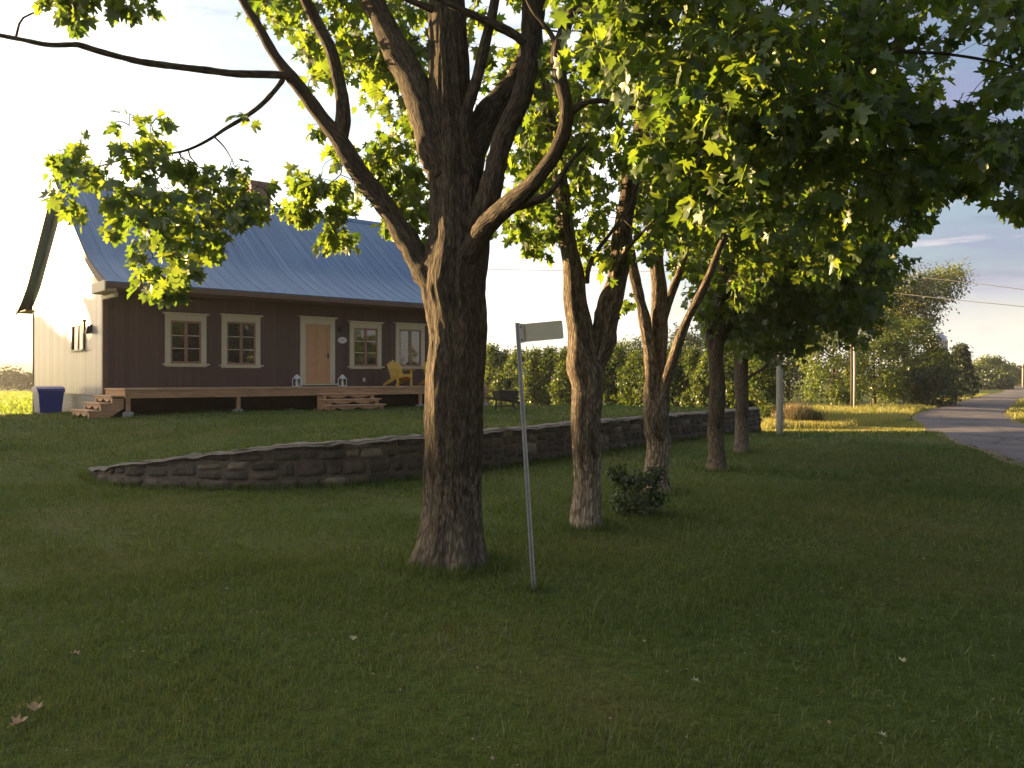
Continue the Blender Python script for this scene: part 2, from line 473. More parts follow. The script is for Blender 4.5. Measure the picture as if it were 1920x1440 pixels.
# ------------------------------------------------------------------ mesh helpers
class MB:
    def __init__(self):
        self.v, self.f, self.uv = [], [], {}

    def add(self, verts, faces, uvs=None):
        o = len(self.v)
        self.v.extend([tuple(x) for x in verts])
        for i, fc in enumerate(faces):
            if uvs is not None:
                self.uv[len(self.f)] = uvs[i]
            self.f.append(tuple(o + k for k in fc))

    def box(self, x0, x1, y0, y1, z0, z1, mtx=None, bev=0.0):
        if bev > 0:
            b = min(bev, (x1 - x0) / 3, (y1 - y0) / 3, (z1 - z0) / 3)
            vs, idx = [], {}
            for sx in (0, 1):
                for sy in (0, 1):
                    for sz in (0, 1):
                        X, Y_, Z = (x1 if sx else x0), (y1 if sy else y0), (z1 if sz else z0)
                        dx, dy, dz = (-b if sx else b), (-b if sy else b), (-b if sz else b)
                        idx[(sx, sy, sz)] = len(vs)
                        vs += [(X, Y_ + dy, Z + dz), (X + dx, Y_, Z + dz), (X + dx, Y_ + dy, Z)]
            fs = []
            I = lambda s, k: idx[s] + k
            for s in (0, 1):
                q = [(s, 0, 0), (s, 1, 0), (s, 1, 1), (s, 0, 1)]
                fs.append([I(p, 0) for p in (q if s else q[::-1])])
                q = [(0, s, 0), (0, s, 1), (1, s, 1), (1, s, 0)]
                fs.append([I(p, 1) for p in (q if s else q[::-1])])
                q = [(0, 0, s), (1, 0, s), (1, 1, s), (0, 1, s)]
                fs.append([I(p, 2) for p in (q if s else q[::-1])])
            for a in (0, 1):
                for c in (0, 1):
                    fs.append([I((a, c, 0), 0), I((a, c, 1), 0), I((a, c, 1), 1), I((a, c, 0), 1)])
                    fs.append([I((a, 0, c), 0), I((a, 1, c), 0), I((a, 1, c), 2), I((a, 0, c), 2)])
                    fs.append([I((0, a, c), 1), I((1, a, c), 1), I((1, a, c), 2), I((0, a, c), 2)])
            for s in idx:
                fs.append([idx[s], idx[s] + 1, idx[s] + 2])
        else:
            vs = [(x0, y0, z0), (x1, y0, z0), (x1, y1, z0), (x0, y1, z0), (x0, y0, z1), (x1, y0, z1), (x1, y1, z1), (x0, y1, z1)]
            fs = [(3, 2, 1, 0), (4, 5, 6, 7), (0, 1, 5, 4), (1, 2, 6, 5), (2, 3, 7, 6), (3, 0, 4, 7)]
        if mtx is not None:
            vs = [tuple(mtx @ Vector(v)) for v in vs]
        self.add(vs, fs)

    def prism(self, outline, axis, a0, a1, mtx=None):
        """extrude a 2-D outline along an axis: axis 'x' outline=(y,z), 'y' outline=(x,z), 'z' outline=(x,y)"""
        n = len(outline)
        def P(p, a):
            return {'x': (a, p[0], p[1]), 'y': (p[0], a, p[1]), 'z': (p[0], p[1], a)}[axis]
        vs = [P(p, a0) for p in outline] + [P(p, a1) for p in outline]
        if mtx is not None:
            vs = [tuple(mtx @ Vector(v)) for v in vs]
        fs = [tuple(range(n))[::-1], tuple(range(n, 2 * n))]
        fs += [(i, (i + 1) % n, n + (i + 1) % n, n + i) for i in range(n)]
        self.add(vs, fs)

    def tube(self, pts, rad, segs=8, cap=True, wob=0.0, seed=0.0, ridge=None):
        pts = [np.array(p, float) for p in pts]
        n = len(pts)
        rings, uvs_l = [], []
        up = np.array([0.31, 0.2, 0.93])
        L = 0.0
        prev = None
        vs = []
        for i in range(n):
            t = pts[min(i + 1, n - 1)] - pts[max(i - 1, 0)]
            t = t / (np.linalg.norm(t) + 1e-9)
            if prev is None:
                a = np.cross(t, up if abs(t @ up) < 0.95 else np.array([1.0, 0, 0]))
            else:
                a = prev - t * (prev @ t)
            a /= np.linalg.norm(a) + 1e-9
            prev = a
            b = np.cross(t, a)
            if i:
                L += np.linalg.norm(pts[i] - pts[i - 1])
            uvs_l.append(L)
            for k in range(segs):
                th = 2 * math.pi * k / segs
                d = math.cos(th) * a + math.sin(th) * b
                r = rad[i]
                if wob:
                    p = pts[i] + d * r
                    r *= 1 + wob * mnoise.noise((p[0] * 4 + seed, p[1] * 4, p[2] * 2.2)) + 0.6 * wob * mnoise.noise((p[0] * 11 + seed, p[1] * 11, p[2] * 3))
                if ridge:
                    r *= 1 + ridge(i, th, pts[i])
                vs.append(pts[i] + d * r)
        rr = float(np.max(rad))
        circ = 2 * math.pi * max(rr, 0.004)
        fs, us = [], []
        for i in range(n - 1):
            for k in range(segs):
                k2 = (k + 1) % segs
                fs.append((i * segs + k, i * segs + k2, (i + 1) * segs + k2, (i + 1) * segs + k))
                u0, u1 = k / segs * circ, (k + 1) / segs * circ
                us.append([(u0 + seed, uvs_l[i]), (u1 + seed, uvs_l[i]), (u1 + seed, uvs_l[i + 1]), (u0 + seed, uvs_l[i + 1])])
        if cap:
            fs.append(tuple(range(segs))[::-1])
            us.append([(0, 0)] * segs)
            fs.append(tuple((n - 1) * segs + k for k in range(segs)))
            us.append([(0, 0)] * segs)
        self.add(vs, fs, us)

    def lathe(self, prof, segs=16, mtx=None):
        vs, fs = [], []
        for r, z in prof:
            for k in range(segs):
                th = 2 * math.pi * k / segs
                vs.append((r * math.cos(th), r * math.sin(th), z))
        for i in range(len(prof) - 1):
            for k in range(segs):
                k2 = (k + 1) % segs
                fs.append((i * segs + k, i * segs + k2, (i + 1) * segs + k2, (i + 1) * segs + k))
        fs.append(tuple(range(segs))[::-1])
        fs.append(tuple((len(prof) - 1) * segs + k for k in range(segs)))
        if mtx is not None:
            vs = [tuple(mtx @ Vector(v)) for v in vs]
        self.add(vs, fs)

    def build(self, name, m, parent=None, smooth=False):
        me = bpy.data.meshes.new(name)
        me.from_pydata([tuple(map(float, v)) for v in self.v], [], self.f)
        if self.uv:
            uvl = me.uv_layers.new(name='UVMap')
            for pi, poly in enumerate(me.polygons):
                u = self.uv.get(pi)
                if u:
                    for li, q in zip(poly.loop_indices, u):
                        uvl.data[li].uv = q
        me.materials.append(m)
        if smooth:
            me.polygons.foreach_set('use_smooth', [True] * len(me.polygons))
        me.update()
        o = bpy.data.objects.new(name, me)
        COL.objects.link(o)
        if parent is not None:
            o.parent = parent
        return o


def np_mesh(name, V, T, m, parent=None, tint=None):
    """V (n,3) vertices, T (k,3) triangles"""
    me = bpy.data.meshes.new(name)
    me.vertices.add(len(V))
    me.vertices.foreach_set('co', np.ascontiguousarray(V, dtype=np.float32).ravel())
    me.loops.add(len(T) * 3)
    me.polygons.add(len(T))
    me.loops.foreach_set('vertex_index', np.ascontiguousarray(T, dtype=np.int32).ravel())
    me.polygons.foreach_set('loop_start', np.arange(0, len(T) * 3, 3, dtype=np.int32))
    me.update(calc_edges=True)
    me.validate()
    if tint is not None:
        a = me.attributes.new('tint', 'FLOAT', 'POINT')
        a.data.foreach_set('value', np.ascontiguousarray(tint, dtype=np.float32))
    me.materials.append(m)
    o = bpy.data.objects.new(name, me)
    COL.objects.link(o)
    if parent is not None:
        o.parent = parent
    return o


def thing(name, label, cat, loc=(0, 0, 0), rz=0.0, group=None):
    o = bpy.data.objects.new(name, None)
    o.empty_display_size = 0.2
    COL.objects.link(o)
    o.location = loc
    o.rotation_euler = (0, 0, rz)
    o['label'] = label
    o['category'] = cat
    if group:
        o['group'] = group
    return o


def tag(o, label=None, cat=None, group=None, kind=None):
    if label: o['label'] = label
    if cat: o['category'] = cat
    if group: o['group'] = group
    if kind: o['kind'] = kind
    return o


def copy_tree(o, parent=None):
    c = o.copy()
    COL.objects.link(c)
    if parent is not None:
        c.parent = parent
    for ch in list(o.children):
        copy_tree(ch, c)
    return c


def spline(pts, per=5):
    """Catmull-Rom through rows of pts (any number of columns)"""
    P = np.array(pts, float)
    P = np.vstack([2 * P[0] - P[1], P, 2 * P[-1] - P[-2]])
    out = []
    for i in range(1, len(P) - 2):
        for k in range(per):
            t = k / per
            a, b, c, d = P[i - 1], P[i], P[i + 1], P[i + 2]
            out.append(0.5 * ((2 * b) + (-a + c) * t + (2 * a - 5 * b + 4 * c - d) * t * t + (-a + 3 * b - 3 * c + d) * t ** 3))
    out.append(P[-2])
    return np.array(out)


# ------------------------------------------------------------------ terrain
U = np.array([0.756, 0.655]) / np.hypot(0.756, 0.655)      # along the house front
PC = np.array([-11.87, 24.2])                                # left front corner of the house
H_ANG = math.atan2(U[1], U[0])
HL, HD = 12.83, 9.3
DECK_Z, ROOF = 1.30, [(0, 8.2), (1, 7.47), (2, 6.72), (3, 5.97), (4, 5.24), (5, 4.72), (5.8, 4.38), (6.1, 4.27)]

#            x      y      w0     w1
EDGE = [(-60, 24, -5.0, 5.0), (-22, 20, -4.0, 5.0), (-13, 17.6, -3.0, 5.0), (-9, 15.3, -2.0, 4.5), (-6.95, 13.7, -0.9, 3.6),
        (-6.3, 12.75, -0.2, 1.6), (-5.57, 12.25, 0.02, 0.8), (-4.3, 12.02, 0.04, 0.52), (-3.26, 12.1, 0.06, 0.38), (-2.1, 12.7, 0.06, 0.36),
        (-0.5, 14.5, 0.06, 0.36), (1.3, 17.0, 0.06, 0.36), (3.15, 19.65, 0.06, 0.36), (4.77, 21.9, 0.06, 0.36), (7.67, 25.7, 0.06, 0.36),
        (7.5, 27.0, 0.1, 1.5), (7.0, 30, 0.0, 4.0), (6.5, 80, 0.0, 5.0)]
WALL_I0, WALL_I1 = 4, 14


def ground_z(x, y):
    x = np.asarray(x, float); y = np.asarray(y, float)
    best = np.full(x.shape, 1e9); sd = np.zeros(x.shape); w0 = np.zeros(x.shape); w1 = np.ones(x.shape)
    for (ax, ay, a0, a1), (bx, by, b0, b1) in zip(EDGE[:-1], EDGE[1:]):
        dx, dy = bx - ax, by - ay
        t = np.clip(((x - ax) * dx + (y - ay) * dy) / (dx * dx + dy * dy), 0, 1)
        qx, qy = ax + t * dx, ay + t * dy
        d = np.hypot(x - qx, y - qy)
        side = np.sign(dx * (y - ay) - dy * (x - ax))
        upd = d < best
        best = np.where(upd, d, best)
        sd = np.where(upd, side * d, sd)
        w0 = np.where(upd, a0 + t * (b0 - a0), w0)
        w1 = np.where(upd, a1 + t * (b1 - a1), w1)
    up = sstep(0, 1, (sd - w0) / (w1 - w0))
    lx = (x - PC[0]) * U[0] + (y - PC[1]) * U[1]
    ly = -(x - PC[0]) * U[1] + (y - PC[1]) * U[0]
    z = 0.60 + 0.03 * np.sin(x * 0.3)
    z = z - 0.14 * sstep(2.5, -2, lx)
    z = z - 2.0 * sstep(0, 1, (-lx * 0.42 + (ly - 2.0)) / 18.0) * sstep(9, 3, lx)
    z = z - 1.40 * sstep(29, 46, y) * sstep(9, 15, lx)
    z = z * up - (1 - up) * 0.8 * sstep(23.5, 33, y) * sstep(3, 7, x)
    # gentle undulation of the lower lawn, nothing under the wall
    z = z + (1 - up) * 0.025 * (np.sin(x * 0.7 + 0.3) * np.cos(y * 0.55) - 0.3) * sstep(2, 5, y) * (best > 1.0)
    # land falling away far to the left behind the house
    far = sstep(-20, -60, x - 0.0) * sstep(20, 60, y)
    z = z * (1 - far) + far * -1.5
    return z


def ground_hit(px, py):
    px = np.asarray(px, float); py = np.asarray(py, float)
    z = np.zeros(px.shape)
    for _ in range(40):
        Y = F * (EYE - z) / (py - HY)
        X = (px - HX) / F * Y
        z = 0.6 * z + 0.4 * ground_z(X, Y)
    return X, Y


def road_pts(near, pix, far):
    X, Y = ground_hit([p[0] for p in pix], [p[1] for p in pix])
    return list(near) + list(zip(X, Y)) + list(far)


def axis_coords(fine0, fine1, step, lo, hi, grow=1.22):
    c = list(np.arange(fine0, fine1 + 1e-6, step))
    s = step
    while c[-1] < hi:
        s *= grow
        c.append(c[-1] + s)
    s = step
    while c[0] > lo:
        s *= grow
        c.insert(0, c[0] - s)
    return np.array(c)


xs = axis_coords(-9, 9.5, 0.19, -1700, 1700)
ys = axis_coords(10.5, 28, 0.19, -300, 1500)
GX, GY = np.meshgrid(xs, ys)
GZ = ground_z(GX, GY)
nx, ny = len(xs), len(ys)
verts = np.stack([GX.ravel(), GY.ravel(), GZ.ravel()], 1)
idx = np.arange(nx * ny).reshape(ny, nx)
quads = np.stack([idx[:-1, :-1].ravel(), idx[:-1, 1:].ravel(), idx[1:, 1:].ravel(), idx[1:, :-1].ravel()], 1)
me = bpy.data.meshes.new('lawn')
me.from_pydata(verts.tolist(), [], quads.tolist())
me.materials.append(M['lawn']); me.materials.append(M['hay'])
cx = verts[quads].mean(1)
lxq = (cx[:, 0] - PC[0]) * U[0] + (cx[:, 1] - PC[1]) * U[1]
lyq = -(cx[:, 0] - PC[0]) * U[1] + (cx[:, 1] - PC[1]) * U[0]
hay = ((lxq < 1) & (-lxq * 0.42 + (lyq - 2.0) > 5.2) & (cx[:, 1] > 22)) & (cx[:, 0] < -6)
me.polygons.foreach_set('material_index', hay.astype(np.int32))
me.polygons.foreach_set('use_smooth', [True] * len(me.polygons))
ground = bpy.data.objects.new('lawn', me)
COL.objects.link(ground)
ground['kind'] = 'structure'

# road --------------------------------------------------------------
left_e = road_pts([(3.0, -6), (5.4, 3)], [(1920, 868), (1841, 840), (1776, 818), (1737, 801), (1719, 785), (1728, 774), (1768, 763), (1806, 752), (1856, 740), (1885, 733)], [(150, 258), (300, 520)])
right_e = road_pts([(14.0, -8), (17.0, 5), (20.5, 20)], [(1920, 797), (1894, 787), (1879, 776), (1894, 761), (1916, 746)], [(104, 160), (160, 256), (311, 518)])


def resample(P, n=170):
    d = np.concatenate([[0], np.cumsum(np.linalg.norm(np.diff(P, axis=0), axis=1))])
    u = np.linspace(0, 1, n) ** 1.9 * d[-1]
    return np.column_stack([np.interp(u, d, P[:, 0]), np.interp(u, d, P[:, 1])])


le, re_ = resample(spline(left_e, 10)), resample(spline(right_e, 10))


def strip(name, A, B, z, m, wob=0.0, cross=6):
    vs, fs = [], []
    n = len(A)
    for i in range(n):
        for k in range(cross + 1):
            t = k / cross
            p = A[i] * (1 - t) + B[i] * t
            if wob and k in (0, cross):
                p = p + wob * np.array([mnoise.noise((p[0] * 1.3, p[1] * 1.3, k)), mnoise.noise((p[1] * 1.3, p[0] * 1.1, k + 3))])
            vs.append((p[0], p[1], float(ground_z(p[0], p[1])) + z + 0.06 * (1 - (2 * t - 1) ** 2) * (1 if cross > 4 else 0)))
    for i in range(n - 1):
        for k in range(cross):
            a = i * (cross + 1) + k
            fs.append((a, a + 1, a + cross + 2, a + cross + 1))
    b = MB(); b.add(vs, fs)
    o = b.build(name, m, None, True)
    o['kind'] = 'structure'
    return o


nrm = np.gradient(le, axis=0); nrm = np.stack([nrm[:, 1], -nrm[:, 0]], 1); nrm /= np.linalg.norm(nrm, axis=1)[:, None]
strip('road', le, re_, 0.016, M['asphalt'], 0.12)
strip('road_verge', le - nrm * 0.22, le + nrm * 0.25, 0.010, M['dry_verge'], 0.25, 3)
nrm2 = np.gradient(re_, axis=0); nrm2 = np.stack([nrm2[:, 1], -nrm2[:, 0]], 1); nrm2 /= np.linalg.norm(nrm2, axis=1)[:, None]
strip('road_verge', re_ - nrm2 * 0.25, re_ + nrm2 * 0.4, 0.010, M['dry_verge'], 0.2, 3)

# far hills -----------------------------------------------------------
def hills(name, Y, x0, x1, base, heights, m, depth):
    n = 140
    b = MB()
    vs, fs = [], []
    rows = 7
    for i in range(n):
        t = i / (n - 1)
        x = x0 + (x1 - x0) * t
        h = heights(x)
        for k in range(rows):
            s = k / (rows - 1)
            vs.append((x, Y + depth * s, base + h * math.sin(math.pi * min(1, s * 1.0)) ** 0.8 if 0 < k < rows - 1 else base))
    for i in range(n - 1):
        for k in range(rows - 1):
            a = i * rows + k
            fs.append((a, a + rows, a + rows + 1, a + 1))
    b.add(vs, fs)
    o = b.build(name, m, None, True)
    o['kind'] = 'structure'


hills('hills', 1000, -1400, 1000, -3, lambda x: 21 * math.exp(-((x + 700) / 330) ** 2) + 6 + 3 * mnoise.noise((x * 0.007, 0, 0)), M['hill'], 300)
hills('hills', 560, -640, 700, -3, lambda x: 7.0 + 2.5 * mnoise.noise((x * 0.02, 3, 0)), M['hill'], 120)

# ------------------------------------------------------------------ stone wall
wp = np.array([(e[0], e[1]) for e in EDGE[WALL_I0:WALL_I1 + 1]])
wl = spline(wp[:, :2], 14)
# resample finely
seg = np.linalg.norm(np.diff(wl, axis=0), axis=1)
S = np.concatenate([[0], np.cumsum(seg)])
ss = np.arange(0, S[-1], 0.05)
wx, wy = np.interp(ss, S, wl[:, 0]), np.interp(ss, S, wl[:, 1])
tg = np.stack([np.gradient(wx), np.gradient(wy)], 1); tg /= np.linalg.norm(tg, axis=1)[:, None]
nin = np.stack([-tg[:, 1], tg[:, 0]], 1)                   # towards the house
top = np.interp(wx, [-6.95, -6.3, -5.57, -4.3, -3.26, -1.5, 2, 8], [0.13, 0.22, 0.36, 0.52, 0.62, 0.67, 0.68, 0.66])
wall = thing('stone_wall', 'low curving fieldstone retaining wall edging the raised lawn, tapering into grass', 'wall')
cols = 14
vs, fs, us = [], [], []
for i in range(len(ss)):
    jag = 0.03 * mnoise.noise((ss[i] * 1.9, 0, 0)) + 0.02 * mnoise.noise((ss[i] * 6, 2, 0))
    for k in range(cols + 1):
        t = k / cols
        z = -0.15 + (top[i] + jag + 0.15) * t
        q = Vector((ss[i] * 2.6, z * 3.6, 0.0))
        dist, _ = mnoise.voronoi(q)[0:2]
        rel = 0.012 * mnoise.noise((ss[i] * 8, z * 8, 1))
        batter = 0.07 * (1 - t)
        p = np.array([wx[i], wy[i]]) - nin[i] * (rel + batter - 0.02)
        vs.append((p[0], p[1], z))
for i in range(len(ss) - 1):
    for k in range(cols):
        a = i * (cols + 1) + k
        fs.append((a, a + cols + 1, a + cols + 2, a + 1))
        z0, z1 = vs[a][2], vs[a + 1][2]
        us.append([(ss[i] , z0 * 1.25), (ss[i + 1], z0 * 1.25), (ss[i + 1], z1 * 1.25), (ss[i], z1 * 1.25)])
b = MB(); b.add(vs, fs, us)
# square end and the hidden back
ie = len(ss) - 1
e0 = np.array([wx[ie], wy[ie]])
bk = [(wx[i] + nin[i][0] * 0.42, wy[i] + nin[i][1] * 0.42) for i in range(len(ss))]
vb, fb = [], []
for i in range(len(ss)):
    vb += [(bk[i][0], bk[i][1], -0.15), (bk[i][0], bk[i][1], top[i] - 0.02)]
for i in range(len(ss) - 1):
    fb.append((2 * i, 2 * i + 1, 2 * i + 3, 2 * i + 2))
b.add(vb, fb, [[(0, 0)] * 4] * len(fb))
pe = [vs[ie * (cols + 1) + k] for k in range(cols + 1)]
ve, fe, ue = [], [], []
for k in range(cols + 1):
    for j in range(9):
        t = j / 8
        z = pe[k][2]
        q = np.array(pe[k][:2]) * (1 - t) + np.array(bk[ie]) * t
        bump_ = 0.03 * mnoise.noise((j * 0.9, z * 7, 4)) * (0 < j < 8)
        ve.append((q[0] + tg[ie][0] * bump_, q[1] + tg[ie][1] * bump_, z))
for k in range(cols):
    for j in range(8):
        a = k * 9 + j
        fe.append((a, a + 1, a + 10, a + 9))
        ue.append([(ss[-1] + j * 0.055, ve[a][2] * 1.25), (ss[-1] + (j + 1) * 0.055, ve[a][2] * 1.25), (ss[-1] + (j + 1) * 0.055, ve[a + 9][2] * 1.25), (ss[-1] + j * 0.055, ve[a + 9][2] * 1.25)])
b.add(ve, fe, ue)
b.build('mortar_face', M['mortar'], wall, False)
# the stones themselves: irregular rounded blocks standing proud of the mortar
rs = random.Random(5)
SV, ST, STI = [], [], []


def wall_pt(sq, z, off):
    px_, py_ = np.interp(sq, ss, wx), np.interp(sq, ss, wy)
    nx_, ny_ = np.interp(sq, ss, nin[:, 0]), np.interp(sq, ss, nin[:, 1])
    tp_z = np.interp(sq, ss, top)
    t_ = (z + 0.15) / (tp_z + 0.15)
    d = off + 0.07 * (1 - t_) - 0.02
    return (px_ - nx_ * d, py_ - ny_ * d, z)


zc = -0.10
course = 0
while zc < 0.70:
    hgt_c = rs.choice([0.15, 0.19, 0.24, 0.28])
    sq = rs.uniform(0, 0.2)
    while sq < ss[-1] - 0.05:
        wdt = min(rs.uniform(0.17, 0.50), ss[-1] - sq)
        tz = float(np.interp(sq + wdt / 2, ss, top)) - 0.015
        z0, z1 = zc + rs.uniform(-0.02, 0.02), zc + hgt_c + rs.uniform(-0.02, 0.02)
        split = hgt_c > 0.2 and rs.random() < 0.3
        for (a0, a1) in (((z0, (z0 + z1) / 2), ((z0 + z1) / 2, z1)) if split else ((z0, z1),)):
            a1 = min(a1, tz)
            if a1 - a0 < 0.05:
                continue
            g = 0.011
            j = lambda q: rs.uniform(-q, q)
            cw, chh = wdt, a1 - a0
            c00 = (sq + g + j(.03), a0 + g + j(.018)); c10 = (sq + wdt - g + j(.03), a0 + g + j(.018))
            c11 = (sq + wdt - g + j(.04), min(a1 - g + j(.018), tz)); c01 = (sq + g + j(.04), min(a1 - g + j(.018), tz))
            D = rs.uniform(0.022, 0.06)
            n_ = 7
            o_ = len(SV)
            sd_ = rs.uniform(0, 50)
            for iv in range(n_):
                for iu in range(n_):
                    u_, v_ = iu / (n_ - 1) * 2 - 1, iv / (n_ - 1) * 2 - 1
                    # round the outline
                    uu = u_ * (1 - 0.10 * abs(v_) ** 3); vv = v_ * (1 - 0.10 * abs(u_) ** 3)
                    a_, b_ = (uu + 1) / 2, (vv + 1) / 2
                    s_ = (c00[0] * (1 - a_) + c10[0] * a_) * (1 - b_) + (c01[0] * (1 - a_) + c11[0] * a_) * b_
                    z_ = (c00[1] * (1 - a_) + c10[1] * a_) * (1 - b_) + (c01[1] * (1 - a_) + c11[1] * a_) * b_
                    e_ = max(abs(u_), abs(v_))
                    d_ = D * (1 - e_ ** 5) - 0.012 * (e_ > 0.99)
                    d_ += (0.012 * mnoise.noise((s_ * 7 + sd_, z_ * 7, 0)) + 0.006 * mnoise.noise((s_ * 22, z_ * 22, sd_))) * (e_ < 0.99)
                    SV.append(wall_pt(min(max(s_, 0), ss[-1]), z_, d_))
            for iv in range(n_ - 1):
                for iu in range(n_ - 1):
                    q = o_ + iv * n_ + iu
                    ST += [(q, q + 1, q + n_ + 1), (q, q + n_ + 1, q + n_)]
            STI += [rs.betavariate(1.4, 1.6)] * (n_ * n_)
        sq += wdt
    zc += hgt_c
so = np_mesh('stones', np.array(SV), np.array(ST), M['blocks'], wall, np.array(STI))
so.data.polygons.foreach_set('use_smooth', [True] * len(so.data.polygons))
vs, fs = [], []
for i in range(len(ss)):
    p = np.array(vs_ if False else (wx[i], wy[i]))
    for k in range(7):
        t = k / 6
        jag = 0.03 * mnoise.noise((ss[i] * 1.9, 0, 0)) + 0.02 * mnoise.noise((ss[i] * 6, 2, 0))
        off = -0.055 + 0.48 * t + (0.02 * mnoise.noise((ss[i] * 5, k, 0)))
        z = top[i] + jag - 0.005 + 0.02 * mnoise.noise((ss[i] * 4, t * 3, 5)) + (-0.028 if k in (0, 6) else 0.004) + 0.03 * min(0, mnoise.noise((ss[i] * 3.1, 9, k * 0.2)))
        q = p + nin[i] * off
        vs.append((q[0], q[1], z))
for i in range(len(ss) - 1):
    for k in range(6):
        a = i * 7 + k
        fs.append((a, a + 7, a + 8, a + 1))
b = MB(); b.add(vs, fs)
b.build('wall_cap', M['capstone'], wall, False)

# ------------------------------------------------------------------ house
house = thing('cottage', 'brown board cottage with blue bell-cast metal roof and cream window trim behind the stone wall', 'house', (PC[0], PC[1], 0), H_ANG)


def hx(px, v=0.0):
    """x along the front for photo column px, on the plane v metres in front of the wall"""
    r = (px - HX) / F
    nx_, ny_ = U[1], -U[0]
    ax, ay = PC[0] + nx_ * v, PC[1] + ny_ * v
    return (r * ay - ax) / (U[0] - r * U[1])


def hz(px, py, v=0.0):
    x = hx(px, v)
    Y = PC[1] - U[0] * v + U[1] * x
    return EYE + (HY - py) / F * Y


def gy(px):
    """depth along the gable for photo column px"""
    r = (px - HX) / F
    return (PC[0] - r * PC[1]) / (r * U[0] + U[1]) if False else (r * PC[1] - PC[0]) / (-U[1] - r * U[0])


def gz(px, py):
    l = gy(px)
    return EYE + (HY - py) / F * (PC[1] + U[0] * l)


def roof_z(t):
    t = abs(t)
    return float(np.interp(t, [r[0] for r in ROOF], [r[1] for r in ROOF]))


# walls: front / back brown, gables grey
b = MB()
b.box(0, HL, 0, 0.2, 0.2, 4.6)
b.box(0, HL, HD - 0.2, HD, -0.8, 4.6)
b.build('wall', M['brown_boards'], house)
mid = HD / 2
def gable(x0, x1):
    g = MB()
    out = [(0.004, 1.12), (HD - 0.004, 1.12)] + [(mid + t, roof_z(t) - 0.1) for t in (4.6, 4, 3, 2, 1, 0, -1, -2, -3, -4, -4.6)]
    g.prism(out, 'x', x0, x1)
    return g.build('gable_wall', M['grey_boards'], house)
gable(-0.012, 0.19)
gable(HL - 0.19, HL + 0.012)
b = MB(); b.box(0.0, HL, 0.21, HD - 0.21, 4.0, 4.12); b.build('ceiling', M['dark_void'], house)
for q0, q1 in ((-0.006, 0.19), (HL - 0.19, HL + 0.006)):
    b = MB(); b.box(q0, q1, 0.205, HD - 0.205, -1.2, 1.117); b.build('foundation', M['lap_boards'], house)
for q0, q1, q2, q3, q4 in ((-0.03, 0.11, -0.02, 0.12, 0.3), (-0.03, 0.11, HD - 0.12, HD + 0.02, -1.2), (HL - 0.11, HL + 0.03, -0.02, 0.12, 0.3)):
    b = MB(); b.box(q0, q1, q2, q3, q4, 4.3); b.build('corner_board', M['fascia_brown'], house)
b = MB(); b.box(-0.045, -0.015, 0.14, HD - 0.14, 1.08, 1.14); b.build('drip_board', M['grey_boards'], house)

# roof
RO = 0.30
rp = spline([(t, z) for t, z in ROOF], 4)
prof = [(mid - t, z) for t, z in rp[::-1]] + [(mid + t, z) for t, z in rp[1:]]
low = [(y, z - 0.10) for y, z in prof]
b = MB(); b.prism(prof + low[::-1], 'x', -RO, HL + RO)
roof = b.build('roof', M['roof'], house)
b = MB()
x = -RO + 0.02
k = 0
while x < HL + RO:
    outl = [(y, z + 0.013) for y, z in prof[3:-3]] + [(y, z + 0.002) for y, z in prof[3:-3]][::-1]
    b.prism(outl, 'x', x, x + 0.035)
    x += 0.41
b.build('standing_seam', M['seam'], roof)
b = MB(); b.prism([(mid - 0.16, 8.08), (mid, 8.215), (mid + 0.16, 8.08), (mid + 0.16, 8.12), (mid, 8.27), (mid - 0.16, 8.12)], 'x', -RO - 0.01, HL + RO + 0.01)
b.build('ridge_cap', M['seam'], roof)
# soffit and fascia of the deep front eave
for s in (-1, 1):
    b = MB()
    yw, ye = (0 if s < 0 else HD), (mid + s * 6.08)
    y0, y1 = min(yw, ye), max(yw, ye)
    b.box(-RO + 0.03, HL + RO - 0.03, y0, y1, 4.10, 4.14)
    b.build('soffit', M['fascia_brown'], roof)
for q0, q1 in ((mid - 6.12, mid - 6.085), (mid + 6.085, mid + 6.12)):
    b = MB(); b.box(-RO - 0.006, HL + RO + 0.006, q0, q1, 4.085, 4.24); b.build('fascia', M['fascia_brown'], roof)
for x0 in (-RO - 0.03, HL + RO):
    out = [(y, z - 0.02) for y, z in prof] + [(y, z - 0.26) for y, z in prof][::-1]
    b = MB(); b.prism(out, 'x', x0, x0 + 0.03); b.build('bargeboard', M['fascia_brown'], roof)
# cream boxed eave end at the front left corner
b = MB(); b.box(-RO - 0.05, -0.02, -1.38, -0.03, 4.00, 4.30, None, 0.02); b.box(-0.05, 0.06, -1.2, -0.03, 3.86, 4.0, None, 0.02)
b.build('cornice_return', M['cream'], roof)
# chimney
cx0, cx1 = 6.5, 7.3
b = MB(); b.box(cx0, cx1, mid + 0.05, mid + 0.75, 7.4, 9.05); b.box(cx0 - 0.05, cx1 + 0.05, mid, mid + 0.8, 9.05, 9.2)
b.build('chimney', M['brick'], roof)


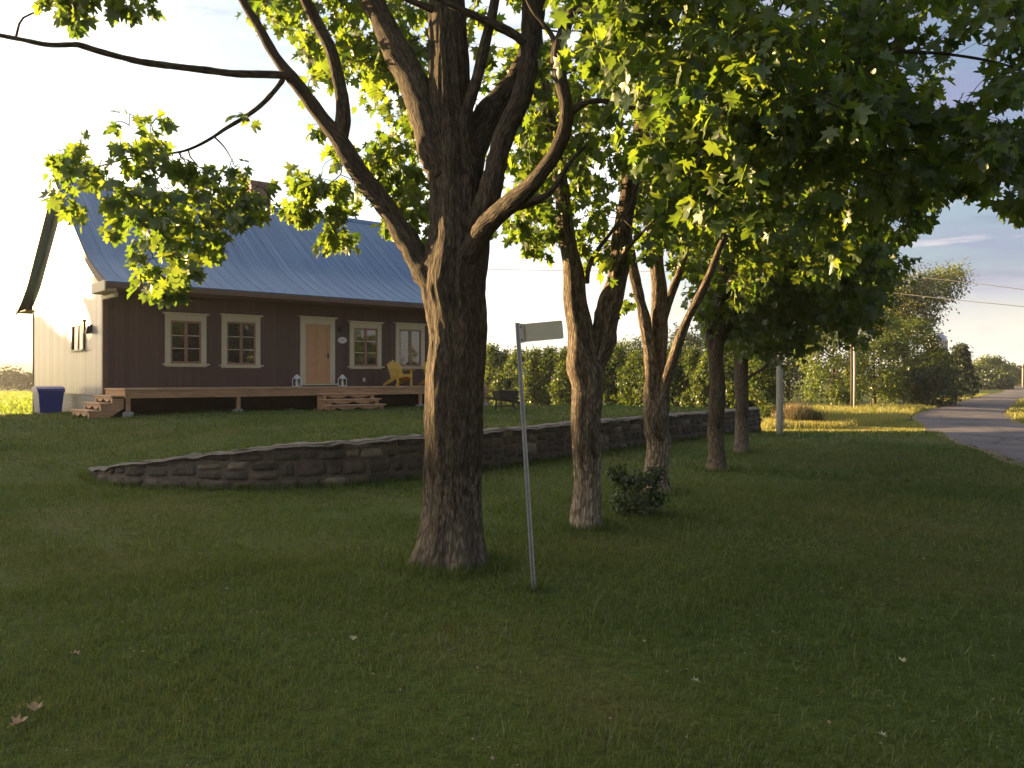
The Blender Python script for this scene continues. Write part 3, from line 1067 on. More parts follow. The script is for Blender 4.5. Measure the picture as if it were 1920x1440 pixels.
def casement(x0, x1, z0, z1, trim=0.16):
    """one cream-trimmed casement window on the front wall: outer trim limits"""
    w = MB()
    f = -0.05
    w.box(x0, x0 + trim, f, 0, z0 + 0.1, z1 - 0.06); w.box(x1 - trim, x1, f, 0, z0 + 0.1, z1 - 0.06)
    w.box(x0 + trim, x1 - trim, f + 0.002, 0, z1 - 0.06 - trim * 1.15, z1 - 0.06)
    w.prism([(x0 - 0.09, z1), (x1 + 0.09, z1), (x1 + 0.03, z1 - 0.06), (x0 - 0.03, z1 - 0.06)], 'y', f - 0.07, 0)
    fr = w.build('window', M['cream'], house)
    s = MB()
    s.box(x0 - 0.08, x1 + 0.08, f - 0.07, 0.0, z0 + 0.05, z0 + 0.1)
    s.box(x0 + 0.0, x1 - 0.0, f - 0.03, 0.0, z0, z0 + 0.05)
    s.build('sill', M['cream'], fr)
    a0, a1, c0, c1 = x0 + trim, x1 - trim, z0 + 0.1, z1 - 0.06 - trim * 1.15
    m_ = (a0 + a1) / 2
    g = MB()
    t = 0.055
    g.box(a0, a0 + t, -0.03, 0, c0, c1); g.box(a1 - t, a1, -0.03, 0, c0, c1); g.box(m_ - 0.05, m_ + 0.05, -0.036, 0, c0, c1)
    g.box(a0 + t, m_ - 0.05, -0.03, 0, c0, c0 + 0.075); g.box(m_ + 0.05, a1 - t, -0.03, 0, c0, c0 + 0.075)
    g.box(a0 + t, m_ - 0.05, -0.03, 0, c1 - 0.06, c1); g.box(m_ + 0.05, a1 - t, -0.03, 0, c1 - 0.06, c1)
    g.build('sash', M['sash'], fr)
    for i in (1, 2):
        zz = c0 + 0.075 + (c1 - 0.06 - c0 - 0.075) * i / 3
        for p0, p1 in ((a0 + t, m_ - 0.05), (m_ + 0.05, a1 - t)):
            mb = MB(); mb.box(p0, p1, -0.026, 0, zz - 0.013, zz + 0.013); mb.build('glazing_bar', M['cream'], fr)
    for p0, p1 in ((a0 + t, m_ - 0.05), (m_ + 0.05, a1 - t)):
        pn = MB(); tilt = random.uniform(-0.004, 0.004)
        pn.add([(p0, -0.012 + tilt, c0 + 0.07), (p1, -0.012 - tilt, c0 + 0.07), (p1, -0.012 - tilt, c1 - 0.06), (p0, -0.012 + tilt, c1 - 0.06)], [(0, 1, 2, 3)])
        pn.build('pane', M['glass'], fr)
    return fr


for (pa, pb, ya, yb) in ((309, 386, 587, 688), (415, 487, 590, 690), (655, 714, 603, 692), (741, 795, 606, 692)):
    pm = (pa + pb) / 2
    casement(hx(pa), hx(pb), hz(pm, yb), hz(pm, ya))

# door
dx0, dx1 = hx(562), hx(627)
dz0, dz1 = DECK_Z + 0.04, hz(594, 594)
w = MB()
tr = 0.19
w.box(dx0, dx0 + tr, -0.05, 0, dz0 + 0.06, dz1 - 0.06); w.box(dx1 - tr, dx1, -0.05, 0, dz0 + 0.06, dz1 - 0.06)
w.box(dx0 + tr, dx1 - tr, -0.048, 0, dz1 - 0.06 - 0.2, dz1 - 0.06)
w.prism([(dx0 - 0.09, dz1), (dx1 + 0.09, dz1), (dx1 + 0.03, dz1 - 0.06), (dx0 - 0.03, dz1 - 0.06)], 'y', -0.12, 0)
dfr = w.build('door_frame', M['cream'], house)
w = MB(); w.box(dx0 - 0.06, dx1 + 0.1, -0.16, 0, dz0, dz0 + 0.055); w.build('threshold', M['cream'], dfr)
a0, a1, c0, c1 = dx0 + tr, dx1 - tr, dz0 + 0.06, dz1 - 0.26
w = MB()
w.box(a0, a1, -0.012, 0, c0, c1)
sl = 0.115
wd = a1 - a0
m_ = (a0 + a1) / 2
for q0, q1 in ((a0, a0 + sl), (a1 - sl, a1), (m_ - 0.05, m_ + 0.05)):
    w.box(q0, q1, -0.03, -0.012, c0, c1)
for p0, p1 in ((a0 + sl, m_ - 0.05), (m_ + 0.05, a1 - sl)):
    for z0, z1 in ((c0, c0 + 0.2), (c0 + 0.82, c0 + 1.0), (c1 - 0.12, c1)):
        w.box(p0, p1, -0.0295, -0.012, z0, z1)
door = w.build('door', M['peach'], house)
w = MB(); w.tube([(a1 - 0.07, -0.03, c0 + 0.95), (a1 - 0.07, -0.08, c0 + 0.95)], [0.014, 0.014], 8)
w.tube([(a1 - 0.065, -0.075, c0 + 0.95), (a1 - 0.2, -0.075, c0 + 0.95)], [0.012, 0.010], 8)
w.box(a1 - 0.095, a1 - 0.045, -0.036, -0.03, c0 + 0.86, c0 + 1.04)
w.build('handle', M['black'], door)

# plaque, wall lamp, outlet
pxc, pzc = hx(641.5), hz(641.5, 638)
w = MB()
o1 = [(0.25 * math.cos(2 * math.pi * k / 28), 0.155 * math.sin(2 * math.pi * k / 28)) for k in range(28)]
w.prism([(pxc + p * 0.55 * 1.25, pzc + q * 0.72) for p, q in o1], 'y', -0.03, -0.004)
plq = w.build('address_plaque', M['plaque'], house)
w = MB()
for k, (dx_, hgt) in enumerate(((-0.075, 0.07), (-0.02, 0.075), (0.04, 0.07))):
    w.box(pxc + dx_, pxc + dx_ + 0.012, -0.034, -0.030, pzc - hgt / 2, pzc + hgt / 2)
    w.box(pxc + dx_ + 0.012, pxc + dx_ + 0.036, -0.034, -0.030, pzc - hgt / 2 * (1 if k != 1 else -0.1), pzc - hgt / 2 * (1 if k != 1 else -0.1) + 0.012)
w.build('house_number', M['ink'], plq)
lx_, lz_ = hx(637), hz(637, 617)
w = MB(); w.box(lx_ - 0.06, lx_ + 0.06, -0.03, -0.002, lz_ - 0.1, lz_ + 0.1, None, 0.01); w.prism([(lx_ - 0.045, lz_ - 0.08), (lx_ + 0.045, lz_ - 0.08), (lx_ + 0.065, lz_ + 0.06), (lx_, lz_ + 0.12), (lx_ - 0.065, lz_ + 0.06)], 'y', -0.15, -0.03)
w.build('wall_lamp', M['black'], house)
ox, oz = hx(682), hz(682, 712)
w = MB(); w.box(ox - 0.05, ox + 0.05, -0.05, -0.002, oz - 0.07, oz + 0.07, None, 0.012); w.build('outlet_box', M['candle'], house)

# gable window, lamp, vent
l0, l1 = 2.0, 3.5
z0, z1 = 2.42, 3.42
w = MB()
w.box(-0.06, -0.012, l0, l0 + 0.1, z0 + 0.06, z1 - 0.08); w.box(-0.06, -0.012, l1 - 0.1, l1, z0 + 0.06, z1 - 0.08)
w.box(-0.058, -0.012, l0 + 0.1, l1 - 0.1, z1 - 0.18, z1 - 0.08); w.box(-0.09, -0.012, l0 - 0.06, l1 + 0.06, z1 - 0.08, z1 - 0.03)
gw = w.build('window', M['fascia_brown'], house)
w = MB(); w.box(-0.12, -0.012, l0 - 0.08, l1 + 0.08, z0, z0 + 0.06); w.build('sill', M['cream'], gw)
w = MB(); w.box(-0.045, -0.012, (l0 + l1) / 2 - 0.04, (l0 + l1) / 2 + 0.04, z0 + 0.06, z1 - 0.18); w.build('sash', M['sash'], gw)
for q0, q1 in ((l0 + 0.1, (l0 + l1) / 2 - 0.04), ((l0 + l1) / 2 + 0.04, l1 - 0.1)):
    w = MB(); w.add([(-0.022, q0, z0 + 0.06), (-0.022, q1, z0 + 0.06), (-0.022, q1, z1 - 0.18), (-0.022, q0, z1 - 0.18)], [(3, 2, 1, 0)]); w.build('pane', M['glass'], gw)
w = MB(); w.box(-0.05, -0.012, 1.17, 1.33, 2.95, 3.2); w.prism([(-0.2, 2.92), (-0.05, 2.92), (-0.05, 3.16), (-0.13, 3.16)], 'y', 1.17, 1.33); w.build('wall_lamp', M['black'], house)

# deck with its two stairs
b = MB()
DX0, DX1, DV = 0.02, HL + 0.02, 2.0
yy = -0.03
while yy > -DV:
    b.box(DX0 - 0.03, DX1 + 0.03, yy - 0.136, yy, DECK_Z - 0.04, DECK_Z)
    yy -= 0.142
deck = b.build('deck', M['deck_top'], house)
for q0, q1, q2, q3 in ((DX0, DX1, -DV + 0.02, -DV + 0.06), (DX0, DX0 + 0.04, -DV + 0.062, -0.02), (DX1 - 0.04, DX1, -DV + 0.062, -0.02)):
    b = MB(); b.box(q0, q1, q2, q3, DECK_Z - 0.27, DECK_Z - 0.043); b.build('fascia', M['deck_wood'], deck)
for x in (0.12, hx(447, 1.9), hx(620, 1.9), hx(788, 1.9), HL - 0.08):
    w = MB(); w.box(x - 0.05, x + 0.05, -DV + 0.065, -DV + 0.165, 0.4, DECK_Z - 0.045); w.build('post', M['deck_wood'], deck)
    w = MB(); w.box(x - 0.12, x + 0.12, -DV + 0.0, -DV + 0.24, 0.15, 0.66, None, 0.02); w.build('post_footing', M['concrete'], deck)
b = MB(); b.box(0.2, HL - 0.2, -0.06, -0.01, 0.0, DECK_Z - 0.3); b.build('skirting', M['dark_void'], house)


def scallop(x0, x1, ztop, h, n=2):
    """riser outline with scalloped lower edge"""
    pts = [(x0, ztop), (x0, ztop - h)]
    w_ = x1 - x0
    pts += [(x0 + 0.06 * w_, ztop - h)]
    for k in range(13):
        t = k / 12
        xx = x0 + w_ * (0.08 + 0.84 * t)
        s = abs(math.sin(2 * math.pi * t))
        zz = ztop - h * (0.28 + 0.62 * s if 0.04 < t < 0.96 else 0.25)
        pts.append((xx, zz))
    pts += [(x1 - 0.06 * w_, ztop - h), (x1, ztop - h), (x1, ztop)]
    return pts


# front stair
fx0, fx1 = hx(603, 2.3), hx(703, 2.3)
rise = 0.175
for i in range(3):
    zt = DECK_Z - rise * (i + 1) - 0.03
    y0 = -DV - 0.29 * i
    w = MB(); w.box(fx0 - 0.06, fx1 + 0.06, y0 - 0.33, y0 + 0.0, zt - 0.04, zt, None, 0.008)
    tr_ = w.build('stair_tread', M['deck_top'], deck)
    w = MB(); w.prism(scallop(fx0 + 0.04, fx1 - 0.04, zt - 0.042, rise - 0.045), 'y', y0 - 0.30, y0 - 0.275)
    w.build('stair_riser', M['deck_wood'], deck)
for xx in (fx0, fx1 - 0.04):
    w = MB(); out = [(-DV + 0.0, DECK_Z - 0.28), (-DV, 0.5), (-DV - 0.27 * 3, 0.5)]
    for i in (2, 1, 0):
        zt = DECK_Z - rise * (i + 1) - 0.075
        out += [(-DV - 0.29 * i - 0.26, zt), (-DV - 0.29 * i, zt)]
    w.prism(out[:3] + [(-DV - 0.84, DECK_Z - 0.6), (-DV - 0.55, DECK_Z - 0.6), (-DV - 0.55, DECK_Z - 0.43), (-DV - 0.26, DECK_Z - 0.43), (-DV - 0.26, DECK_Z - 0.28)], 'x', xx, xx + 0.04)
    w.build('stringer', M['deck_wood'], deck)
# side stair, going down to the left along the front
for i in range(3):
    zt = DECK_Z - 0.195 * (i + 1)
    x1 = DX0 - 0.29 * i
    w = MB(); w.box(x1 - 0.34, x1 - 0.002, -DV + 0.12, -0.12, zt - 0.04, zt, None, 0.008)
    w.build('stair_tread', M['deck_top'], deck)
    w = MB(); w.prism(scallop(-DV + 0.18, -0.18, zt - 0.042, 0.15), 'x', x1 - 0.30, x1 - 0.275)
    w.build('stair_riser', M['deck_top'], deck)
for yy in (-DV + 0.13, -0.17):
    w = MB(); w.prism([(DX0 - 0.003, DECK_Z - 0.28), (DX0 - 0.003, 0.75), (-0.62, 0.35), (-0.86, 0.35), (-0.86, DECK_Z - 0.63), (-0.57, DECK_Z - 0.63), (-0.57, DECK_Z - 0.44), (-0.28, DECK_Z - 0.44), (-0.28, DECK_Z - 0.28)], 'y', yy, yy + 0.04)
    w.build('stringer', M['deck_wood'], deck)


def hworld(x, y, z=0.0):
    p = PC + U * x + np.array([-U[1], U[0]]) * y
    return (p[0], p[1], z)


# ------------------------------------------------------------------ things on the deck and lawn
def lantern(x, label):
    t = thing('lantern', label, 'lantern', hworld(x, -0.42, DECK_Z + 0.001), H_ANG + 0.2, 'lanterns beside the front door')
    w = MB(); s = 0.1
    w.box(-s, s, -s, s, 0, 0.025)
    for a in (-1, 1):
        for c in (-1, 1):
            w.box(a * s - 0.009, a * s + 0.009, c * s - 0.009, c * s + 0.009, 0.025, 0.26)
    w.box(-s - 0.01, s + 0.01, -s - 0.01, s + 0.01, 0.26, 0.28)
    w.build('frame', M['white'], t)
    w = MB(); w.lathe([(0.125, 0.281), (0.09, 0.33), (0.05, 0.38), (0.03, 0.40)], 4, Matrix.Rotation(math.radians(45), 4, 'Z')); w.build('roof', M['white'], t)
    w = MB(); w.tube([(0.05 * math.cos(a), 0, 0.40 + 0.055 * math.sin(a)) for a in np.linspace(0, math.pi, 9)], [0.006] * 9, 6); w.build('handle', M['black'], t)
    w = MB(); w.lathe([(0.045, 0.026), (0.045, 0.15), (0.03, 0.155)], 14); w.build('candle', M['candle'], t)
    return t


lantern(hx(556, 0.4), 'white candle lantern on the deck at the left side of the peach door')
lantern(hx(641.5, 0.4), 'white candle lantern on the deck under the oval plaque')


def adirondack(label, loc, rz):
    """faces local -y (away from the house)"""
    t = thing('garden_chair', label, 'chair', loc, rz, 'yellow slatted deck chairs')
    for s in (-1, 1):
        x = s * 0.27
        w = MB(); w.prism([(-0.42, 0.40), (-0.42, 0.30), (-0.33, 0.27), (0.52, 0.0), (0.62, 0.0), (0.60, 0.06), (0.10, 0.25), (-0.36, 0.40)], 'x', x - 0.013, x + 0.013); w.build('side_rail', M['yellow'], t)
        w = MB(); w.box(x + s * 0.014 - (0.012 if s > 0 else 0.012), x + s * 0.014 + 0.012, -0.44, -0.32, 0.0, 0.56); w.build('leg', M['yellow'], t)
        w = MB(); w.prism([(s * 0.21, -0.50), (s * 0.40, -0.50), (s * 0.42, -0.38), (s * 0.36, 0.18), (s * 0.31, 0.26), (s * 0.27, 0.26), (s * 0.26, -0.2)], 'z', 0.562, 0.585); w.build('armrest', M['yellow'], t)
    w = MB()
    for k in range(6):
        y = -0.44 + k * 0.085
        z = 0.405 - k * 0.026
        w.box(-0.29, 0.29, y, y + 0.075, z, z + 0.02, Matrix.Identity(4))
    w.prism([(-0.283, 0.40), (0.283, 0.40), (0.283, 0.30), (0.15, 0.32), (0, 0.345), (-0.15, 0.32), (-0.283, 0.30)], 'y', -0.448, -0.428)
    w.build('seat', M['yellow'], t)
    w = MB()
    mt = Matrix.Translation((0, 0.04, 0.26)) @ Matrix.Rotation(math.radians(-27), 4, 'X')
    for k in range(5):
        x = (k - 2) * 0.112
        h = 0.76 - 0.055 * abs(k - 2) ** 1.5
        out = [(x - 0.05, 0), (x + 0.05, 0), (x + 0.05 + (k - 2) * 0.006, h - 0.03), (x + 0.02 + (k - 2) * 0.006, h), (x - 0.02 + (k - 2) * 0.006, h), (x - 0.05 + (k - 2) * 0.006, h - 0.03)]
        w.prism(out, 'y', 0, 0.02, mt)
    w.box(-0.29, 0.29, 0.021, 0.045, 0.30, 0.37, mt); w.box(-0.26, 0.26, 0.021, 0.045, 0.56, 0.62, mt)
    w.build('backrest', M['yellow'], t)
    return t


ch_x = hx(764, 1.25)
adirondack('yellow slatted garden chair in front of the rightmost front window', hworld(ch_x - 0.18, -0.95, DECK_Z + 0.001), H_ANG)
adirondack('yellow slatted garden chair half hidden behind the big maple trunk', hworld(ch_x + 1.33, -0.95, DECK_Z + 0.001), H_ANG - 0.12)

# blue bin beside the gable
bw = hworld(-0.75, 3.35)
bz = float(ground_z(bw[0], bw[1]))
t = thing('recycling_bin', 'blue recycling bin against the grey gable wall beside the side steps', 'bin', (bw[0], bw[1], bz - 0.01), H_ANG)
w = MB()
w.add([(-0.30, -0.36, 0.04), (0.30, -0.36, 0.04), (0.30, 0.36, 0.04), (-0.30, 0.36, 0.04), (-0.36, -0.44, 0.74), (0.36, -0.44, 0.74), (0.36, 0.44, 0.74), (-0.36, 0.44, 0.74)],
      [(3, 2, 1, 0), (4, 5, 6, 7), (0, 1, 5, 4), (1, 2, 6, 5), (2, 3, 7, 6), (3, 0, 4, 7)])
w.box(-0.385, 0.385, -0.465, 0.465, 0.68, 0.735)
w.build('body', M['blue_plastic'], t)
w = MB(); w.prism([(-0.40, 0.745), (0.40, 0.745), (0.42, 0.79), (0.20, 0.87), (-0.20, 0.85), (-0.41, 0.79)], 'x', -0.39, 0.40); w.build('lid', M['blue_plastic'], t)
for s in (-1, 1):
    w = MB(); w.lathe([(0.02, -0.03), (0.095, -0.03), (0.10, 0.0), (0.095, 0.03), (0.02, 0.03)], 16, Matrix.Translation((s * 0.27, 0.40, 0.10)) @ Matrix.Rotation(math.pi / 2, 4, 'Y')); w.build('wheel', M['black'], t)
w = MB(); w.tube([(-0.25, 0.47, 0.76), (-0.25, 0.55, 0.78), (0.25, 0.55, 0.78), (0.25, 0.47, 0.76)], [0.014] * 4, 8); w.build('handle', M['blue_plastic'], t)

# wheelbarrow planter
wbp = W(948, 771, 25.9)
wz = float(ground_z(wbp[0], wbp[1]))
t = thing('wheelbarrow', 'old dark wooden wheelbarrow standing on the raised lawn before the hedge', 'wheelbarrow', (wbp[0], wbp[1], wz - 0.005), 0.35)
w = MB()
outer = [(-0.34, 0.60), (0.36, 0.60), (0.25, 0.30), (-0.25, 0.30)]
w.prism(outer, 'y', -0.27, -0.24); w.prism(outer, 'y', 0.24, 0.27)
w.prism([(-0.34, 0.6), (-0.31, 0.6), (-0.22, 0.3), (-0.25, 0.3)], 'y', -0.238, 0.238); w.prism([(0.33, 0.6), (0.36, 0.6), (0.25, 0.3), (0.22, 0.3)], 'y', -0.238, 0.238)
w.box(-0.24, 0.24, -0.238, 0.238, 0.30, 0.325)
w.build('tray', M['old_wood'], t)
for s in (-1, 1):
    w = MB(); w.tube([(0.62, s * 0.10, 0.20), (0.1, s * 0.21, 0.275), (-0.72, s * 0.30, 0.40)], [0.025, 0.028, 0.022], 8); w.build('handle', M['old_wood'], t)
    w = MB(); w.tube([(-0.22, s * 0.24, 0.30), (-0.25, s * 0.26, 0.0)], [0.032, 0.028], 8); w.build('leg', M['old_wood'], t)
w = MB()
ring = [(0.17 * math.cos(a), 0, 0.17 * math.sin(a)) for a in np.linspace(0, 2 * math.pi, 21)]
w.tube([(0.42 + p[0], 0, 0.18 + p[2]) for p in ring], [0.026] * 21, 8)
for k in range(6):
    a = k * math.pi / 3
    w.tube([(0.42, 0, 0.18), (0.42 + 0.16 * math.cos(a), 0, 0.18 + 0.16 * math.sin(a))], [0.014, 0.011], 6)
w.tube([(0.42, -0.16, 0.18), (0.42, 0.16, 0.18)], [0.014, 0.014], 8)
w.build('wheel', M['old_wood'], t)
w = MB(); w.box(-0.25, 0.3, -0.03, 0.03, 0.10, 0.14); w.build('brace', M['old_wood'], t)
w = MB(); w.box(-0.22, 0.22, -0.23, 0.23, 0.325, 0.53); w.build('soil', M['soil'], t)
WB = (wbp[0], wbp[1], wz)

# street sign seen from behind
sp = W(1001, 1103, 6.32)
t = thing('street_sign', 'blank pale sign back on a leaning steel pole beside the big maple', 'sign', (sp[0], sp[1], float(ground_z(sp[0], sp[1]))), 0)
tp = W(970, 601, 6.32)
lean = Matrix.Rotation(math.atan2(tp[0] - sp[0], tp[2] - sp[2]), 4, 'Y')
hgt = math.hypot(tp[0] - sp[0], tp[2] - sp[2])
w = MB()
# u-channel pole
uo = [(-0.017, -0.014), (-0.008, -0.014), (-0.006, 0.004), (0.006, 0.004), (0.008, -0.014), (0.017, -0.014), (0.017, -0.010), (0.011, 0.009), (-0.011, 0.009), (-0.017, -0.010)]
w.prism(uo, 'z', -0.3, hgt, lean)
w.build('pole', M['galv'], t)
w = MB()
pm_ = lean @ Matrix.Translation((0.014, -0.018, hgt - 0.152)) @ Matrix.Rotation(math.radians(-1.8), 4, 'Y')
pw, ph, rr = 0.330, 0.138, 0.012
out = []
for (cx_, cz_, a0_) in ((pw - rr, ph - rr, 0), (rr, ph - rr, 90), (rr, rr, 180), (pw - rr, rr, 270)):
    for k in range(5):
        a = math.radians(a0_ + k * 22.5)
        out.append((cx_ + rr * math.cos(a), cz_ + rr * math.sin(a)))
w.prism(out, 'y', -0.0015, 0.0015, pm_)
pl = w.build('plate', M['sign_back'], t)
w = MB(); w.box(0.0, 0.03, -0.006, -0.002, -0.004, ph + 0.004, pm_); w.build('bracket', M['galv'], t)
for zz in (0.02, ph - 0.02):
    w = MB(); w.lathe([(0.008, 0), (0.008, 0.008), (0.005, 0.011)], 6, pm_ @ Matrix.Translation((0.012, -0.006, zz)) @ Matrix.Rotation(math.pi / 2, 4, 'X')); w.build('bolt', M['black'], t)
w = MB(); w.prism([(0.034, 0.004), (0.046, 0.003), (0.05, 0.06), (0.045, 0.12), (0.037, ph - 0.004), (0.033, 0.09)], 'y', -0.0022, -0.0016, pm_); w.build('rust_streak', M['rust'], pl)

# square wooden post at the wall end
pp = W(1462, 812, 23.6)
t = thing('wooden_post', 'thick weathered grey post standing alone past the end of the stone wall', 'post', (pp[0], pp[1], 0), 0.5)
w = MB(); w.lathe([(0.098, -0.4), (0.096, 0.3), (0.092, 1.6), (0.088, 2.10), (0.07, 2.17), (0.03, 2.20)], 14); w.build('shaft', M['post_wood'], t, True)

# roadside poles
for px, bot, topy, Y, r, lab in ((1597, 772, 640, 60.5, 0.10, 'thin dark pole in the weeds, just left of the sunlit one'), (1602.5, 771, 632, 60.0, 0.11, 'thin sunlit wooden pole in the weeds before the bushes')):
    q = W(px, bot, Y)
    gz_ = float(ground_z(q[0], q[1]))
    t = thing('utility_pole', lab, 'pole', (q[0], q[1], gz_), 0, 'thin poles in the weeds')
    h = EYE + (HY - topy) / F * Y - gz_
    w = MB(); w.tube([(0, 0, -0.3), (0.01, 0, h * 0.5), (-0.02, 0, h)], [r, r * 0.92, r * 0.8], 10); w.build('shaft', M['post_wood'] if r > 0.105 else M['old_wood'], t, True)
    w = MB(); w.box(-0.10, 0.10, -r - 0.03, -r, h - 0.5, h - 0.36); w.build('crosspiece', M['old_wood'], t)
gx_, gy_ = ground_hit(1918, 727); q = (float(gx_), float(gy_))
t = thing('utility_pole', 'far wooden pole beside the road at the right edge', 'pole', (q[0], q[1], -0.8), 0)
w = MB(); w.tube([(0, 0, -0.4), (0, 0, 5.6)], [0.22, 0.18], 10); w.build('shaft', M['post_wood'], t, True)
w = MB(); w.box(-1.1, 1.1, -0.3, -0.18, 4.8, 5.0); w.build('crossarm', M['old_wood'], t)

# wires
for pts, lab in ((((380, 492, 95), (915, 505, 78), (1300, 509, 64), (1600, 509, 52), (1755, 523, 46), (1920, 543, 41), (2350, 600, 32)), 'upper black power line sagging across the sky to the right'),
                 (((1480, 530, 55), (1660, 548, 48), (1800, 563, 43), (1920, 575, 39.5), (2350, 618, 31)), 'lower black power line at the right edge of the sky')):
    q = spline([W(*p) for p in pts], 8)
    w = MB(); w.tube(q, [0.017] * len(q), 6)
    tag(w.build('power_line', M['cable'], None, True), lab, 'cable', 'overhead power lines')

# roadside bin / mailbox stump
gx_, gy_ = ground_hit(1804, 752.5); q = (float(gx_) - 0.5, float(gy_) + 0.4)
t = thing('roadside_bin', 'small black bin standing on the road verge below the spruce', 'bin', (q[0], q[1], float(ground_z(q[0], q[1]))), 0.4)
t.scale = (1.35, 1.35, 1.25)
w = MB(); w.lathe([(0.17, 0.0), (0.19, 0.3), (0.21, 0.62), (0.21, 0.66)], 14); w.build('body', M['black'], t, False)
w = MB(); w.lathe([(0.225, 0.662), (0.225, 0.69), (0.15, 0.74), (0.03, 0.76)], 14); w.build('lid', M['black'], t)

# parked white van on the far road
gx_, gy_ = ground_hit(1891, 727.5); q = (float(gx_), float(gy_))
t = thing('parked_van', 'white van far off on the road at the right edge', 'van', (q[0], q[1], -0.75), math.radians(55))
w = MB()
w.prism([(-1.9, 0.35), (1.75, 0.35), (1.9, 0.55), (1.85, 0.95), (1.2, 1.15), (0.75, 1.75), (-1.8, 1.8), (-1.95, 1.2)], 'y', -0.85, 0.85)
w.build('body', M['white'], t)
w = MB(); w.prism([(1.16, 1.18), (0.78, 1.68), (-0.1, 1.68), (-0.1, 1.18)], 'y', -0.856, 0.856); w.build('window', M['glass'], t)
for sx in (-1.25, 1.2):
    for sy in (-0.8, 0.8):
        w = MB(); w.lathe([(0.05, -0.1), (0.32, -0.1), (0.34, 0), (0.32, 0.1), (0.05, 0.1)], 16, Matrix.Translation((sx, sy, 0.3)) @ Matrix.Rotation(math.pi / 2, 4, 'X')); w.build('wheel', M['black'], t)

# silo
q = W(1757, 700, 190)
t = thing('silo', 'tall pale stave silo with a metal dome rising behind the trees', 'silo', (q[0], q[1], -0.8), 0)
t.scale = (1.25, 1.25, 1.27)
w = MB(); w.lathe([(1.75, 0), (1.75, 8.2)], 24); w.build('cylinder', M['silo_concrete'], t, False)
w = MB(); w.lathe([(1.82, 8.2), (1.7, 8.7), (1.3, 9.4), (0.7, 9.85), (0.1, 10.0)], 24); w.build('dome', M['silo_metal'], t, True)
for zz in (2, 4, 6):
    w = MB(); w.lathe([(1.76, zz), (1.785, zz + 0.03), (1.785, zz + 0.1), (1.76, zz + 0.13)], 24); w.build('hoop', M['galv'], t)


# ------------------------------------------------------------------ leaves
LEAF = np.array([[0, 0], [0, .36], [0, 1.0],
                 [.24, -.14], [.19, .10], [.62, .14], [.40, .35], [.58, .66], [.20, .56], [.21, .78],
                 [-.24, -.14], [-.19, .10], [-.62, .14], [-.40, .35], [-.58, .66], [-.20, .56], [-.21, .78]])
LT = np.array([[0, 3, 4], [0, 4, 1], [1, 4, 5], [1, 5, 6], [1, 6, 7], [1, 7, 8], [1, 8, 9], [1, 9, 2],
               [0, 11, 10], [0, 1, 11], [1, 12, 11], [1, 13, 12], [1, 14, 13], [1, 15, 14], [1, 16, 15], [1, 2, 16]])
QLEAF = np.array([[0, 0], [.34, .5], [0, 1.0], [-.34, .5]])
QT = np.array([[0, 1, 2], [0, 2, 3]])


def leaf_mesh(name, pos, tipdir, normal, size, m, parent, tint, shape='maple'):
    O, T = (LEAF, LT) if shape == 'maple' else (QLEAF, QT)
    n = len(pos)
    t = tipdir / (np.linalg.norm(tipdir, axis=1)[:, None] + 1e-9)
    nn = normal - t * (normal * t).sum(1)[:, None]
    nn /= np.linalg.norm(nn, axis=1)[:, None] + 1e-9
    s = np.cross(t, nn)
    fold = rng.uniform(-0.05, 0.55, n)[:, None]
    bend = rng.uniform(-0.05, 0.45, n)[:, None]
    wid = rng.uniform(0.85, 1.1, n)[:, None]
    X = O[None, :, 0] * wid
    Yc = np.repeat(O[None, :, 1], n, 0)
    Z = np.abs(O[None, :, 0]) * fold - Yc ** 2 * bend * 0.6 + 0.05 * np.sin(O[None, :, 0] * 9 + rng.uniform(0, 6, n)[:, None])
    V = pos[:, None, :] + size[:, None, None] * (X[..., None] * s[:, None, :] + Yc[..., None] * t[:, None, :] + Z[..., None] * nn[:, None, :])
    k = O.shape[0]
    TT = (T[None] + (np.arange(n) * k)[:, None, None]).reshape(-1, 3)
    return np_mesh(name, V.reshape(-1, 3), TT, m, parent, np.repeat(tint, k))


def in_poly(pt, poly):
    x, y = pt
    c = False
    for i in range(len(poly)):
        x1, y1 = poly[i]; x2, y2 = poly[i - 1]
        if (y1 > y) != (y2 > y) and x < (x2 - x1) * (y - y1) / (y2 - y1) + x1:
            c = not c
    return c


def clump_centres(poly, Y0, Y1, n, holes=()):
    xs_ = [p[0] for p in poly]; ys_ = [p[1] for p in poly]
    out = []
    tries = 0
    while len(out) < n and tries < n * 60:
        tries += 1
        p = (random.uniform(min(xs_), max(xs_)), random.uniform(min(ys_), max(ys_)))
        if not in_poly(p, poly):
            continue
        if any(in_poly(p, h) for h in holes) and random.random() < 0.93:
            continue
        out.append(W(p[0], p[1], random.uniform(Y0, Y1)))
    return out


